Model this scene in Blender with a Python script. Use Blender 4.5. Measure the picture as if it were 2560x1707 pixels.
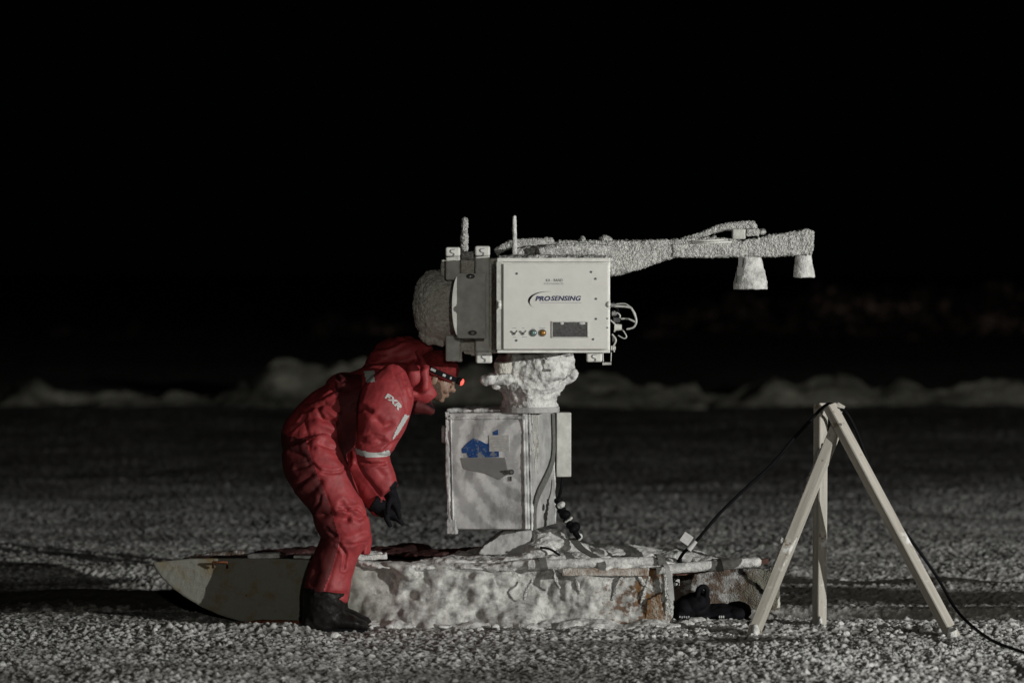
import bpy, bmesh, math, random
import numpy as np
from mathutils import Vector, Matrix
from mathutils.bvhtree import BVHTree
random.seed(7)
RNG = np.random.default_rng(11)
S = bpy.context.scene
for o in list(bpy.data.objects): bpy.data.objects.remove(o)

# ------------------------------------------------------------------ camera
CAM_H, FPX, TILT = 1.7, 8480.0, math.atan(174.5/8480.0)
cam = bpy.data.cameras.new('camera'); cam_o = bpy.data.objects.new('camera', cam)
S.collection.objects.link(cam_o); S.camera = cam_o
cam_o.location = (0, 0, CAM_H); cam_o.rotation_euler = (math.pi/2 - TILT, 0, 0)
cam.sensor_width = 36; cam.lens = FPX/2560*36
cam.clip_start = .5; cam.clip_end = 4000
cam.dof.use_dof = True; cam.dof.focus_distance = 16.1; cam.dof.aperture_fstop = 1.9

# ------------------------------------------------------------------ night sky, floodlight, fill lamp, exposure
w = bpy.data.worlds.new('World'); S.world = w; w.use_nodes = True
bg = w.node_tree.nodes['Background']; bg.inputs[0].default_value = (.7, .8, 1, 1); bg.inputs[1].default_value = .0004
S.view_settings.view_transform = 'Standard'; S.view_settings.look = 'None'
S.view_settings.exposure = 0; S.view_settings.gamma = 1

def floodlight(name, loc, target, power, size, cone, col):
    l = bpy.data.lights.new(name, 'SPOT'); l.energy = power; l.shadow_soft_size = size
    l.spot_size = math.radians(cone); l.spot_blend = .5; l.color = col
    o = bpy.data.objects.new(name, l); S.collection.objects.link(o)
    o.location = loc
    o.rotation_euler = (Vector(target)-Vector(loc)).to_track_quat('-Z', 'Y').to_euler()
AZ = math.radians(50)
floodlight('floodlight', (15*math.sin(AZ)-.1, 16.2-15*math.cos(AZ), 2.75), (1.5, 24, .6), 7200, .035, 105, (1, .988, .95))
floodlight('fill_light', (1.3, -4, 3.2), (0, 20, .8), 1650, .1, 60, (1, .97, .88))  # weak fill lamp added behind the camera to lift the shaded sides

# ------------------------------------------------------------------ pixel helper (2560 px photograph) at a real distance Y
cT, sT = math.cos(TILT), math.sin(TILT)
def P(px, py, Y):
    u = -(py-853.5); dx = px-1280
    d = Vector((dx, cT*FPX + sT*u, -sT*FPX + cT*u))
    return Vector((0, 0, CAM_H)) + d*(Y/d.y)
def M(px, Y=16.2): return px*Y/FPX          # pixel length to metres

# ------------------------------------------------------------------ numpy noise
def _h(ix, iy, iz, s):
    n = (ix.astype(np.int64)*73856093) ^ (iy.astype(np.int64)*19349663) ^ (iz.astype(np.int64)*83492791) ^ (s*2654435761)
    n = (n ^ (n >> 13)) * 1274126177 & 0xffffffff
    n = (n ^ (n >> 16)) * 2246822519 & 0xffffffff
    return ((n ^ (n >> 15)) & 0xffffff)/float(0xffffff)
def vnoise(p, s=0):
    i = np.floor(p); f = p-i; f = f*f*(3-2*f); i = i.astype(np.int64)
    r = 0
    for a in (0, 1):
        for b in (0, 1):
            for c in (0, 1):
                wgt = (f[:,0] if a else 1-f[:,0])*(f[:,1] if b else 1-f[:,1])*(f[:,2] if c else 1-f[:,2])
                r = r + wgt*_h(i[:,0]+a, i[:,1]+b, i[:,2]+c, s)
    return r*2-1
def fbm(p, s=0, o=4):
    r = 0; a = 1
    for k in range(o):
        r = r + a*vnoise(p*(2.03**k)+k*7.3, s+k); a *= .5
    return r
def domes2(x, y, c, s, rmin=.3, rmax=.75):
    """rounded grains: height of the tallest dome at each point"""
    X = x/c; Yy = y/c; ix = np.floor(X).astype(np.int64); iy = np.floor(Yy).astype(np.int64)
    best = np.zeros_like(X); z0 = np.zeros_like(ix)
    for a in (-1, 0, 1):
        for b in (-1, 0, 1):
            jx, jy = ix+a, iy+b
            fx = jx+_h(jx, jy, z0, s); fy = jy+_h(jx, jy, z0, s+1); r = rmin+(rmax-rmin)*_h(jx, jy, z0, s+2)**2
            d2 = (X-fx)**2+(Yy-fy)**2
            best = np.maximum(best, np.sqrt(np.maximum(r*r-d2, 0)))
    return best*c
def worley3(p, s=0):
    i = np.floor(p).astype(np.int64); best = np.full(len(p), 9.)
    for a in (-1, 0, 1):
        for b in (-1, 0, 1):
            for c in (-1, 0, 1):
                j = i+np.array([a, b, c])
                q = np.stack([j[:,k]+_h(j[:,0], j[:,1], j[:,2], s+k) for k in range(3)], 1)
                best = np.minimum(best, ((p-q)**2).sum(1))
    return np.sqrt(best)

# ------------------------------------------------------------------ materials
def node_mat(name):
    m = bpy.data.materials.new(name); m.use_nodes = True
    nt = m.node_tree; b = nt.nodes['Principled BSDF']
    return m, nt, b
def N(nt, t, **kw):
    n = nt.nodes.new(t)
    for k, v in kw.items():
        if k in ('inp',):
            for a, c in v.items(): n.inputs[a].default_value = c
        else: setattr(n, k, v)
    return n
def ramp(nt, src, stops):
    r = nt.nodes.new('ShaderNodeValToRGB'); e = r.color_ramp.elements
    while len(e) < len(stops): e.new(.5)
    for i, (p, c) in enumerate(stops):
        e[i].position = p; e[i].color = (*c, 1) if len(c) == 3 else c
    nt.links.new(src, r.inputs[0]); return r
def plain(name, col, rough=.5, metal=0, var=.15, vscale=30, bump=0, bscale=200, emit=None, dist=.003):
    m, nt, b = node_mat(name); L = nt.links.new
    tc = N(nt, 'ShaderNodeTexCoord')
    n = N(nt, 'ShaderNodeTexNoise', inp={'Scale': vscale, 'Detail': 5, 'Roughness': .6}); L(tc.outputs['Object'], n.inputs['Vector'])
    lo = tuple(c*(1-var) for c in col); hi = tuple(min(1, c*(1+var*.6)) for c in col)
    r = ramp(nt, n.outputs[0], [(.35, lo), (.65, hi)]); L(r.outputs[0], b.inputs['Base Color'])
    b.inputs['Roughness'].default_value = rough; b.inputs['Metallic'].default_value = metal; b.inputs['Specular IOR Level'].default_value = .12 if max(col) < .02 else .45
    if bump:
        n2 = N(nt, 'ShaderNodeTexNoise', inp={'Scale': bscale, 'Detail': 4}); L(tc.outputs['Object'], n2.inputs['Vector'])
        bp = N(nt, 'ShaderNodeBump', inp={'Strength': bump, 'Distance': dist}); L(n2.outputs[0], bp.inputs['Height']); L(bp.outputs[0], b.inputs['Normal'])
    if emit:
        b.inputs['Emission Color'].default_value = (*emit[:3], 1); b.inputs['Emission Strength'].default_value = emit[3]
    return m
def frost_mat(name, a=(.45,.45,.43), c=(.8,.8,.78), sc=60, bump=.7, bs=220, extra=None, dist=.006, lo=.35, hi=.6):
    """rime and snow: light crystals over darker gaps"""
    m, nt, b = node_mat(name); L = nt.links.new
    tc = N(nt, 'ShaderNodeTexCoord')
    n = N(nt, 'ShaderNodeTexNoise', inp={'Scale': sc, 'Detail': 8, 'Roughness': .7}); L(tc.outputs['Object'], n.inputs['Vector'])
    r = ramp(nt, n.outputs[0], [(lo, a), (hi, c)]); col = r.outputs[0]
    if extra: col = extra(nt, tc, col)
    L(col, b.inputs['Base Color']); b.inputs['Roughness'].default_value = .75
    v = N(nt, 'ShaderNodeTexVoronoi', inp={'Scale': bs}); L(tc.outputs['Object'], v.inputs['Vector'])
    n2 = N(nt, 'ShaderNodeTexNoise', inp={'Scale': bs*1.7, 'Detail': 3}); L(tc.outputs['Object'], n2.inputs['Vector'])
    ad = N(nt, 'ShaderNodeMath', operation='SUBTRACT'); L(n2.outputs[0], ad.inputs[0]); L(v.outputs['Distance'], ad.inputs[1])
    bp = N(nt, 'ShaderNodeBump', inp={'Strength': bump, 'Distance': dist}); L(ad.outputs[0], bp.inputs['Height']); L(bp.outputs[0], b.inputs['Normal'])
    return m
def patch(nt, tc, col, stain, sc, lo, hi, axis=None, a0=0, a1=1, stretch=(1,1,1)):
    """mix a stain colour over col where a noise (times an optional ramp along an axis) is high"""
    L = nt.links.new
    mp = N(nt, 'ShaderNodeMapping'); mp.inputs['Scale'].default_value = stretch; L(tc.outputs['Object'], mp.inputs[0])
    n = N(nt, 'ShaderNodeTexNoise', inp={'Scale': sc, 'Detail': 7, 'Roughness': .65}); L(mp.outputs[0], n.inputs['Vector'])
    src = n.outputs[0]
    if axis is not None:
        sx = N(nt, 'ShaderNodeSeparateXYZ'); L(tc.outputs['Object'], sx.inputs[0])
        mr = N(nt, 'ShaderNodeMapRange', inp={'From Min': a0, 'From Max': a1}); L(sx.outputs[axis], mr.inputs[0])
        mm = N(nt, 'ShaderNodeMath', operation='MULTIPLY'); L(src, mm.inputs[0]); L(mr.outputs[0], mm.inputs[1]); src = mm.outputs[0]
    f = ramp(nt, src, [(lo, (0,0,0)), (hi, (1,1,1))])
    mx = N(nt, 'ShaderNodeMix', data_type='RGBA'); L(f.outputs[0], mx.inputs[0]); L(col, mx.inputs[6]); mx.inputs[7].default_value = (*stain, 1)
    return mx.outputs[2]
def wood_mat(name, a=(.28,.262,.225), c=(.52,.495,.435)):
    m, nt, b = node_mat(name); L = nt.links.new
    tc = N(nt, 'ShaderNodeTexCoord'); mp = N(nt, 'ShaderNodeMapping'); mp.inputs['Scale'].default_value = (60, 60, 3)
    L(tc.outputs['Object'], mp.inputs[0])
    n = N(nt, 'ShaderNodeTexNoise', inp={'Scale': 1.0, 'Detail': 8, 'Roughness': .75}); L(mp.outputs[0], n.inputs['Vector'])
    r = ramp(nt, n.outputs[0], [(.3, a), (.7, c)]); col = r.outputs[0]
    col = patch(nt, tc, col, (.19,.14,.09), 16, .62, .67)
    col = patch(nt, tc, col, (.74,.74,.72), 5, .60, .66)
    L(col, b.inputs['Base Color']); b.inputs['Roughness'].default_value = .7
    bp = N(nt, 'ShaderNodeBump', inp={'Strength': .4, 'Distance': .002}); L(n.outputs[0], bp.inputs['Height']); L(bp.outputs[0], b.inputs['Normal'])
    return m

MAT = {}
MAT['rime'] = frost_mat('rime', (.22,.22,.21), (.74,.74,.71), 80, 1, 130, lambda nt, tc, col: patch(nt, tc, col, (.22,.22,.21), 13, .55, .70), dist=.008)
MAT['rime_dim'] = frost_mat('rime_dim', (.42,.41,.36), (.70,.68,.61), 70, .8, 150)
MAT['snow_cake'] = frost_mat('snow_cake', (.34,.34,.325), (.68,.68,.66), 22, .5, 160, dist=.005, lo=.36, hi=.56)
MAT['white_paint'] = plain('white_paint', (.66,.66,.62), .45, 0, .05, 12, .15, 400)
MAT['white_edge'] = plain('white_edge', (.70,.70,.66), .4, 0, .14, 25, .2, 300)
MAT['grey_paint'] = plain('grey_paint', (.52,.52,.485), .5, 0, .2, 20, .3, 300)
MAT['steel'] = plain('steel', (.5,.5,.5), .35, .8, .2, 60)
MAT['dark_steel'] = plain('dark_steel', (.10,.10,.10), .4, .5, .2, 60)
MAT['black_rubber'] = plain('black_rubber', (.004,.004,.005), .7, 0, .3, 40)
MAT['black_cloth'] = plain('black_cloth', (.007,.007,.009), .8, 0, .3, 40, .5, 150)
MAT['boot'] = plain('boot', (.012,.011,.010), .45, 0, .4, 40, .6, 90)
MAT['red_cloth'] = plain('red_cloth', (.31,.034,.039), .6, 0, .18, 18, .35, 60, dist=.004)
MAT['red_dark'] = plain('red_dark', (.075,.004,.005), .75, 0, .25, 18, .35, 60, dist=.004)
MAT['knit_red'] = plain('knit_red', (.16,.010,.010), .9, 0, .4, 60, 1, 160)
MAT['reflective'] = plain('reflective', (.46,.48,.46), .5, 0, .12, 40)
MAT['skin'] = plain('skin', (.24,.15,.105), .5, 0, .12, 40, .2, 200)
MAT['hair'] = plain('hair', (.07,.04,.025), .8, 0, .4, 120, .8, 300)
MAT['ink_blue'] = plain('ink_blue', (.025,.030,.10), .5, 0, .15, 80)
MAT['ink_grey'] = plain('ink_grey', (.10,.10,.11), .5, 0, .1, 80)
MAT['ink_pale'] = plain('ink_pale', (.36,.36,.38), .5, 0, .1, 80)
MAT['strap_web'] = plain('strap_web', (.13,.13,.12), .8, 0, .3, 60, .5, 200)
MAT['teal_lens'] = plain('teal_lens', (.16,.24,.23), .15, .3, .2, 60)
MAT['amber_lens'] = plain('amber_lens', (.30,.15,.03), .15, .3, .2, 60)
MAT['screen'] = plain('screen', (.05,.05,.05), .35, 0, .5, 90, .5, 120)
MAT['lamp_red'] = plain('lamp_red', (.6,.06,.05), .3, 0, .1, 60, emit=(1, .10, .07, 1.6))
MAT['tag_white'] = plain('tag_white', (.52,.52,.51), .6, 0, .15, 60)
MAT['wood'] = wood_mat('wood')
MAT['rust'] = plain('rust', (.17,.055,.02), .85, 0, .5, 40, .8, 120)
MAT['plate_ply'] = plain('ply', (.22,.13,.06), .8, 0, .4, 20, .4, 120)
def bow_extra(nt, tc, col):
    # bare plywood with dirt towards the bow, rust-brown board under the ice at the back end
    col = patch(nt, tc, col, (.20,.19,.135), 3, .18, .42, 0, .75, -.35)      # bow (object x grows to the rear)
    col = patch(nt, tc, col, (.20,.13,.045), 7, .30, .50, 0, -.35, -1.0)
    col = patch(nt, tc, col, (.23,.105,.03), 9, .40, .50, 0, 1.1, 1.95)
    return col
def side_mat():
    def ex(nt, tc, col):
        col = patch(nt, tc, col, (.25,.25,.215), 5, .10, .30, 0, -.45, -1.0)
        col = patch(nt, tc, col, (.22,.17,.09), 9, .50, .66, 0, -.35, -1.0)
        col = patch(nt, tc, col, (.17,.11,.075), 16, .46, .54, 0, -.45, .62, (1,1,1.2))
        col = patch(nt, tc, col, (.20,.10,.03), 14, .52, .60, 0, -.1, .62, (1.4,1,1))
        return col
    return frost_mat('sled_side', (.25,.25,.235), (.76,.76,.73), 26, .7, 260, ex, dist=.006)
MAT['sled_side'] = side_mat()
def cab_extra(nt, tc, col):
    col = patch(nt, tc, col, (.30,.30,.295), 9, .50, .66, stretch=(1,1,.45))
    # wiped arcs in the frost on the door
    L = nt.links.new
    mp = N(nt, 'ShaderNodeMapping'); mp.inputs['Location'].default_value = (-.20, 0, -.36); L(tc.outputs['Object'], mp.inputs[0])
    wv = N(nt, 'ShaderNodeTexWave', wave_type='RINGS', rings_direction='Y', inp={'Scale': 3.2, 'Distortion': 4, 'Detail': 4, 'Detail Scale': 2.2, 'Detail Roughness': .7})
    L(mp.outputs[0], wv.inputs['Vector'])
    r = ramp(nt, wv.outputs[0], [(.25, (.70,.70,.70)), (.8, (1.1,1.1,1.1))])
    mx = N(nt, 'ShaderNodeMix', data_type='RGBA', blend_type='MULTIPLY'); mx.inputs[0].default_value = 1
    L(col, mx.inputs[6]); L(r.outputs[0], mx.inputs[7])
    return mx.outputs[2]
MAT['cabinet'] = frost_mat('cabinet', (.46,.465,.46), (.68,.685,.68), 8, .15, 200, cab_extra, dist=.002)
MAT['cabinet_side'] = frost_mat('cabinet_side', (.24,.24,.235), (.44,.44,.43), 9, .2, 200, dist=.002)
MAT['blue_label'] = frost_mat('blue_label', (.02,.08,.32), (.04,.16,.46), 50, .1, 200,
    lambda nt, tc, col: patch(nt, tc, patch(nt, tc, col, (.42,.44,.46), 26, .56, .62), (.42,.44,.46), 90, .58, .66), dist=.001)
MAT['white_label'] = plain('white_label', (.46,.46,.44), .6, 0, .2, 60)

def ground_mat():
    m, nt, b = node_mat('snow_ground'); L = nt.links.new
    tc = N(nt, 'ShaderNodeTexCoord')
    at = N(nt, 'ShaderNodeAttribute', attribute_name='grain')
    n = N(nt, 'ShaderNodeTexNoise', inp={'Scale': 26, 'Detail': 8, 'Roughness': .75}); L(tc.outputs['Object'], n.inputs['Vector'])
    ad = N(nt, 'ShaderNodeMath', operation='MULTIPLY_ADD'); L(n.outputs[0], ad.inputs[0]); ad.inputs[1].default_value = .9; L(at.outputs['Fac'], ad.inputs[2])
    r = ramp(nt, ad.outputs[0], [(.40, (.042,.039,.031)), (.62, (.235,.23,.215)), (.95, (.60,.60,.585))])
    L(r.outputs[0], b.inputs['Base Color']); b.inputs['Roughness'].default_value = .7
    n2 = N(nt, 'ShaderNodeTexNoise', inp={'Scale': 120, 'Detail': 4}); L(tc.outputs['Object'], n2.inputs['Vector'])
    bp = N(nt, 'ShaderNodeBump', inp={'Strength': .6, 'Distance': .006}); L(n2.outputs[0], bp.inputs['Height']); L(bp.outputs[0], b.inputs['Normal'])
    return m
MAT['ground'] = ground_mat()
MAT['ridge'] = frost_mat('ridge_snow', (.07,.07,.055), (.66,.65,.53), .9, .6, 20, dist=.05, lo=.36, hi=.62)
MAT['far_ice'] = frost_mat('far_ice', (.02,.015,.012), (.75,.52,.42), 3.5, .6, 8, dist=.1, lo=.5, hi=.68)

# ------------------------------------------------------------------ object helpers
def world_of(o):
    v = Vector((0,0,0))
    while o: v += o.location; o = o.parent
    return v
def link(o, parent=None):
    S.collection.objects.link(o)
    if parent: o.parent = parent
    return o
def tag(o, label=None, cat=None, group=None, kind=None):
    if label: o['label'] = label
    if cat: o['category'] = cat
    if group: o['group'] = group
    if kind: o['kind'] = kind
    return o
def thing(name, loc, label, cat, group=None):
    o = bpy.data.objects.new(name, None); o.location = loc; o.empty_display_size = .05
    S.collection.objects.link(o); return tag(o, label, cat, group)
def finish_mesh(me, mat, smooth):
    me.materials.clear(); me.materials.append(mat)
    if smooth: me.polygons.foreach_set('use_smooth', [True]*len(me.polygons))
    me.update()
def obj(name, bm, mat, parent=None, smooth=False, bevel=0, loc=None, seg=2):
    """bm in world coordinates -> one mesh object whose origin sits at its parent (or loc)"""
    me = bpy.data.meshes.new(name)
    if isinstance(bm, bmesh.types.BMesh):
        bmesh.ops.recalc_face_normals(bm, faces=bm.faces); bm.to_mesh(me); bm.free()
    else: bpy.data.meshes.remove(me); me = bm; me.name = name
    org = world_of(parent) if parent else Vector(loc or (0,0,0))
    me.transform(Matrix.Translation(-org))
    o = bpy.data.objects.new(name, me); link(o, parent)
    if not parent: o.location = org
    finish_mesh(me, mat if isinstance(mat, bpy.types.Material) else MAT[mat], smooth)
    if bevel:
        md = o.modifiers.new('bevel', 'BEVEL'); md.width = bevel; md.segments = seg; md.limit_method = 'ANGLE'; md.angle_limit = .6
    return o
def add_box(bm, c, s, rot=None):
    mt = Matrix.Translation(Vector(c)) @ (rot.to_4x4() if rot else Matrix.Identity(4)) @ Matrix.Diagonal((s[0], s[1], s[2], 1))
    bmesh.ops.create_cube(bm, size=1, matrix=mt); return bm
def add_cyl(bm, a, b, r1, r2=None, seg=20):
    a, b = Vector(a), Vector(b); d = b-a; r2 = r1 if r2 is None else r2
    mt = Matrix.Translation((a+b)/2) @ d.to_track_quat('Z', 'Y').to_matrix().to_4x4()
    bmesh.ops.create_cone(bm, cap_ends=True, segments=seg, radius1=r1, radius2=r2, depth=d.length, matrix=mt); return bm
def add_ball(bm, c, r, sc=(1,1,1), rot=None, sub=3):
    mt = Matrix.Translation(Vector(c)) @ (rot.to_4x4() if rot else Matrix.Identity(4)) @ Matrix.Diagonal((sc[0], sc[1], sc[2], 1))
    bmesh.ops.create_icosphere(bm, subdivisions=sub, radius=r, matrix=mt); return bm
def smooth_path(pts, n=6):
    pts = [Vector(p) for p in pts]; out = []
    for i in range(len(pts)-1):
        p0 = pts[max(i-1, 0)]; p1 = pts[i]; p2 = pts[i+1]; p3 = pts[min(i+2, len(pts)-1)]
        for k in range(n):
            t = k/n
            out.append(.5*((2*p1)+(p2-p0)*t+(2*p0-5*p1+4*p2-p3)*t*t+(3*p1-p0-3*p2+p3)*t**3))
    out.append(pts[-1]); return out
def add_tube(bm, pts, r, seg=10):
    rings = []; pts = [Vector(p) for p in pts]; up = Vector((.123, .9, .37)).normalized()
    for i, p in enumerate(pts):
        t = (pts[min(i+1, len(pts)-1)]-pts[max(i-1, 0)]).normalized()
        a = t.cross(up).normalized(); b = t.cross(a); rr = r[i] if hasattr(r, '__len__') else r
        rings.append([bm.verts.new(p+a*math.cos(q)*rr+b*math.sin(q)*rr) for q in [2*math.pi*k/seg for k in range(seg)]])
    for A, B in zip(rings, rings[1:]):
        for k in range(seg): bm.faces.new((A[k], A[(k+1) % seg], B[(k+1) % seg], B[k]))
    bm.faces.new(rings[0][::-1]); bm.faces.new(rings[-1]); return bm
def add_loft(bm, st, seg=28, sub=5):
    """st: (px, py, Y, half width in px, half depth in m) stations of a limb or trunk"""
    q = [Vector(P(a, b, c)) for a, b, c, d, e in st]; rw = [Vector((M(d, c), e, 0)) for a, b, c, d, e in st]
    pts = smooth_path(q, sub); rr = smooth_path(rw, sub); rings = []
    for i, p in enumerate(pts):
        t = (pts[min(i+1, len(pts)-1)]-pts[max(i-1, 0)]).normalized()
        n1 = t.cross(Vector((0,1,0))).normalized(); n2 = t.cross(n1).normalized()
        rings.append([bm.verts.new(p+n1*math.cos(a)*rr[i].x+n2*math.sin(a)*rr[i].y) for a in [2*math.pi*k/seg for k in range(seg)]])
    for A, B in zip(rings, rings[1:]):
        for k in range(seg): bm.faces.new((A[k], A[(k+1) % seg], B[(k+1) % seg], B[k]))
    bm.faces.new(rings[0][::-1]); bm.faces.new(rings[-1]); return bm
def add_prism(bm, pts, y0, y1):
    """pts: (x, z) outline in world; extruded from y0 to y1"""
    A = [bm.verts.new((x, y0, z)) for x, z in pts]; B = [bm.verts.new((x, y1, z)) for x, z in pts]
    n = len(pts); bm.faces.new(A); bm.faces.new(B[::-1])
    for k in range(n): bm.faces.new((A[k], B[k], B[(k+1) % n], A[(k+1) % n]))
    return bm
def add_px_prism(bm, pts, Y, y0, y1): return add_prism(bm, [(P(a, b, Y).x, P(a, b, Y).z) for a, b in pts], y0, y1)
def voxel(bm, size, smooth=0, adapt=0):
    """melt overlapping closed shapes into one continuous skin"""
    me = bpy.data.meshes.new('tmp'); bmesh.ops.recalc_face_normals(bm, faces=bm.faces); bm.to_mesh(me); bm.free()
    o = bpy.data.objects.new('tmp', me); S.collection.objects.link(o)
    r = o.modifiers.new('r', 'REMESH'); r.mode = 'VOXEL'; r.voxel_size = size
    if smooth:
        s = o.modifiers.new('s', 'SMOOTH'); s.iterations = smooth; s.factor = .5
    bpy.context.view_layer.update()
    dg = bpy.context.evaluated_depsgraph_get()
    out = bpy.data.meshes.new_from_object(o.evaluated_get(dg))
    bpy.data.objects.remove(o); bpy.data.meshes.remove(me); return out
def co_no(me):
    n = len(me.vertices); co = np.empty(n*3); no = np.empty(n*3)
    me.vertices.foreach_get('co', co); me.vertices.foreach_get('normal', no)
    return co.reshape(-1,3), no.reshape(-1,3)
def displace(me, fn):
    co, no = co_no(me); d = fn(co, no)
    co = co+(no*d[:,None] if d.ndim == 1 else d)
    me.vertices.foreach_set('co', co.ravel()); me.update(); return me
def rimed(bm, size=.006, amp=.006, sc=110, lump=.0, lsc=12, smooth=1, seed=0):
    me = voxel(bm, size, smooth)
    def f(co, no):
        d = amp*(1-1.6*worley3(co*sc, seed)) + amp*.5*fbm(co*sc*.6, seed, 3)
        if lump: d = d+lump*fbm(co*lsc, seed+5, 4)
        return d
    return displace(me, f)
def bvh_of(o):
    off = world_of(o)
    return BVHTree.FromPolygons([v.co+off for v in o.data.vertices], [p.vertices[:] for p in o.data.polygons])
FONT = None
def text_mesh(txt, h, bold=.0, shear=0, spacing=1, sub=0):
    c = bpy.data.curves.new('t', 'FONT'); c.body = txt; c.size = h; c.align_x = 'LEFT'; c.offset = bold; c.shear = shear
    c.space_character = spacing; c.extrude = .0006
    o = bpy.data.objects.new('t', c); S.collection.objects.link(o); bpy.context.view_layer.update()
    me = bpy.data.meshes.new_from_object(o.evaluated_get(bpy.context.evaluated_depsgraph_get()))
    bpy.data.objects.remove(o); return me
def fit_text(me, x0, x1, z0, z1, y):
    co, _ = co_no(me); mn, mx = co.min(0), co.max(0)
    X = x0+(co[:,0]-mn[0])/(mx[0]-mn[0])*(x1-x0); Z = z0+(co[:,1]-mn[1])/(mx[1]-mn[1])*(z1-z0)
    Yv = y-co[:,2]
    out = np.stack([X, Yv, Z], 1); me.vertices.foreach_set('co', out.ravel()); me.update(); return me

# ================================================================== GROUND (one sheet to the horizon)
def sm(a, b, x): t = np.clip((x-a)/(b-a), 0, 1); return t*t*(3-2*t)
def ground_height(x, y):
    p = np.stack([x, y, np.zeros_like(x)], 1)
    h = .035*fbm(p*.55, 3, 3) + .012*fbm(p*2.6, 4, 3)
    h = h*(1-.75*np.exp(-((y-16.3)/.9)**2)*(np.abs(x) < 3))
    wob = .10*vnoise(p*.8, 9)
    # packed wheel and ski ruts running left to right behind the sled line
    rutR = sm(.75, 1.3, x)*(1-sm(8, 12, x)); rutL = 1-sm(-1.9, -1.2, x)
    yy = y+wob
    g_ = lambda c, q: np.exp(-((yy-c)/q)**2)
    h = h + rutR*(-.065*g_(18.95, .20)+.03*g_(18.45, .25)-.075*g_(17.35, .30)+.03*g_(16.85, .12)-.03*g_(16.62, .12))
    h = h + rutL*(-.085*g_(18.35, .48)+.04*g_(17.5, .12)-.05*g_(17.1, .18)+.03*g_(19.3, .2))
    rr_ = np.clip(rutR*np.exp(-((y-17.9)/1.3)**4)+rutL*np.exp(-((y-18.0)/1.3)**4), 0, 1)
    q = np.stack([x*.55, y*4.2, x*0], 1)
    h = h + .022*rr_*(1-np.abs(vnoise(q, 14))*2)
    # low bank of thrown snow along the front of the sled
    h = h + .035*np.exp(-((y-15.93)/.13)**2)*(1-sm(-1.05, -.85, x))*sm(-2.4, -1.6, x)
    h = h + .022*np.exp(-((y-16.0)/.10)**2)*sm(-.6, -.3, x)*(1-sm(2.6, 3.2, x))*(.5+.8*vnoise(p*6, 12))
    # unseen drift added beyond the right edge to throw shade across the snow
    h = h + .30*np.exp(-((x-5.2)/.9)**2-((y-16.1)/.8)**2)
    return h
def build_ground():
    t = np.linspace(-.162, .162, 860); wing = .162*np.geomspace(1.03, 60, 40)
    t = np.concatenate([-wing[::-1], t, wing])
    ys = [-40, -20, -8, 0, 5, 9, 11.5, 13]; y = 13.6
    while y < 21: ys.append(y); y += .0095*(y/14)
    while y < 62: ys.append(y); y += .022*(y/20)**1.3
    while y < 3000: ys.append(y); y *= 1.09
    ys = np.array(ys); nx, ny = len(t), len(ys)
    Y = np.repeat(ys, nx); X = np.tile(t, ny)*np.maximum(Y, 13)
    jit = ((Y > 13.5) & (Y < 62) & (np.abs(X) < .165*Y))
    X = X+jit*(RNG.random(len(X))-.5)*.004; 
    h = ground_height(X, Y)*np.clip(1.6-Y/60, 0, 1)
    p = np.stack([X, Y, Y*0], 1)
    near = (Y < 62)*(np.abs(X) < 12)
    g = np.zeros_like(X); gr = np.zeros_like(X)
    idx = np.where(near)[0]; x, yv = X[idx], Y[idx]
    cover = .5+.75*fbm(p[idx]*np.array([.7,1.9,1]), 21, 4)
    rutR = sm(.9, 1.4, x); rutL = 1-sm(-1.9, -1.5, x)
    smooth_ = np.clip(rutR*np.exp(-((yv-17.7)/1.15)**6)+rutL*np.exp(-((yv-17.7)/1.0)**6), 0, 1)*np.clip(.50+1.5*vnoise(np.stack([x*.9, yv*4.5, x*0], 1), 18), 0, 1)
    icy = np.exp(-((x-.95)/.42)**2-((yv-15.55)/.10)**2)
    smooth_ = np.clip(smooth_+icy, 0, 1)
    a = domes2(x+.4*.02*vnoise(p[idx]*40, 2), yv, .017, 31, .2, .75)
    b_ = domes2(x, yv, .038, 41, .1, .55)
    c_ = domes2(x, yv, .12, 51, .03, .28)
    fine = a*1.05+b_*.62+c_*.30
    far = sm(0, 2.2, yv-25.2-1.2*vnoise(p[idx]*.35, 77)-.05*x)
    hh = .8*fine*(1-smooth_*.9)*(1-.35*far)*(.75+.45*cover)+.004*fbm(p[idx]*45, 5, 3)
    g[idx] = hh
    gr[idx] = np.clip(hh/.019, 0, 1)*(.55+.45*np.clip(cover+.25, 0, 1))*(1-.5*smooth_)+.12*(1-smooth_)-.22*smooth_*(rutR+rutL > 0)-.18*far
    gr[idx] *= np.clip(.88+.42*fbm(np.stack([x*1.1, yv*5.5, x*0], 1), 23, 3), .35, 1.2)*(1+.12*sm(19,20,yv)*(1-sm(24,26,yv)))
    gr[~near] = .45
    gr = np.where(Y > 62, .1, gr)
    Z = h+g
    co = np.stack([X, Y, Z], 1)
    i = np.arange((ny-1)*(nx-1)); r = i//(nx-1); c = i % (nx-1); v0 = r*nx+c
    f = np.stack([v0, v0+1, v0+nx+1, v0+nx], 1)
    me = bpy.data.meshes.new('snow_ground')
    me.vertices.add(len(co)); me.vertices.foreach_set('co', co.ravel())
    me.loops.add(len(f)*4); me.loops.foreach_set('vertex_index', f.ravel().astype(np.int32))
    me.polygons.add(len(f)); me.polygons.foreach_set('loop_start', (np.arange(len(f))*4).astype(np.int32))
    me.update(calc_edges=True)
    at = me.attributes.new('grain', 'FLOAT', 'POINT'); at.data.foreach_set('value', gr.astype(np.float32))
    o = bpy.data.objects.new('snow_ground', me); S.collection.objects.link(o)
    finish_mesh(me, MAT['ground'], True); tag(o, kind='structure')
build_ground()

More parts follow.
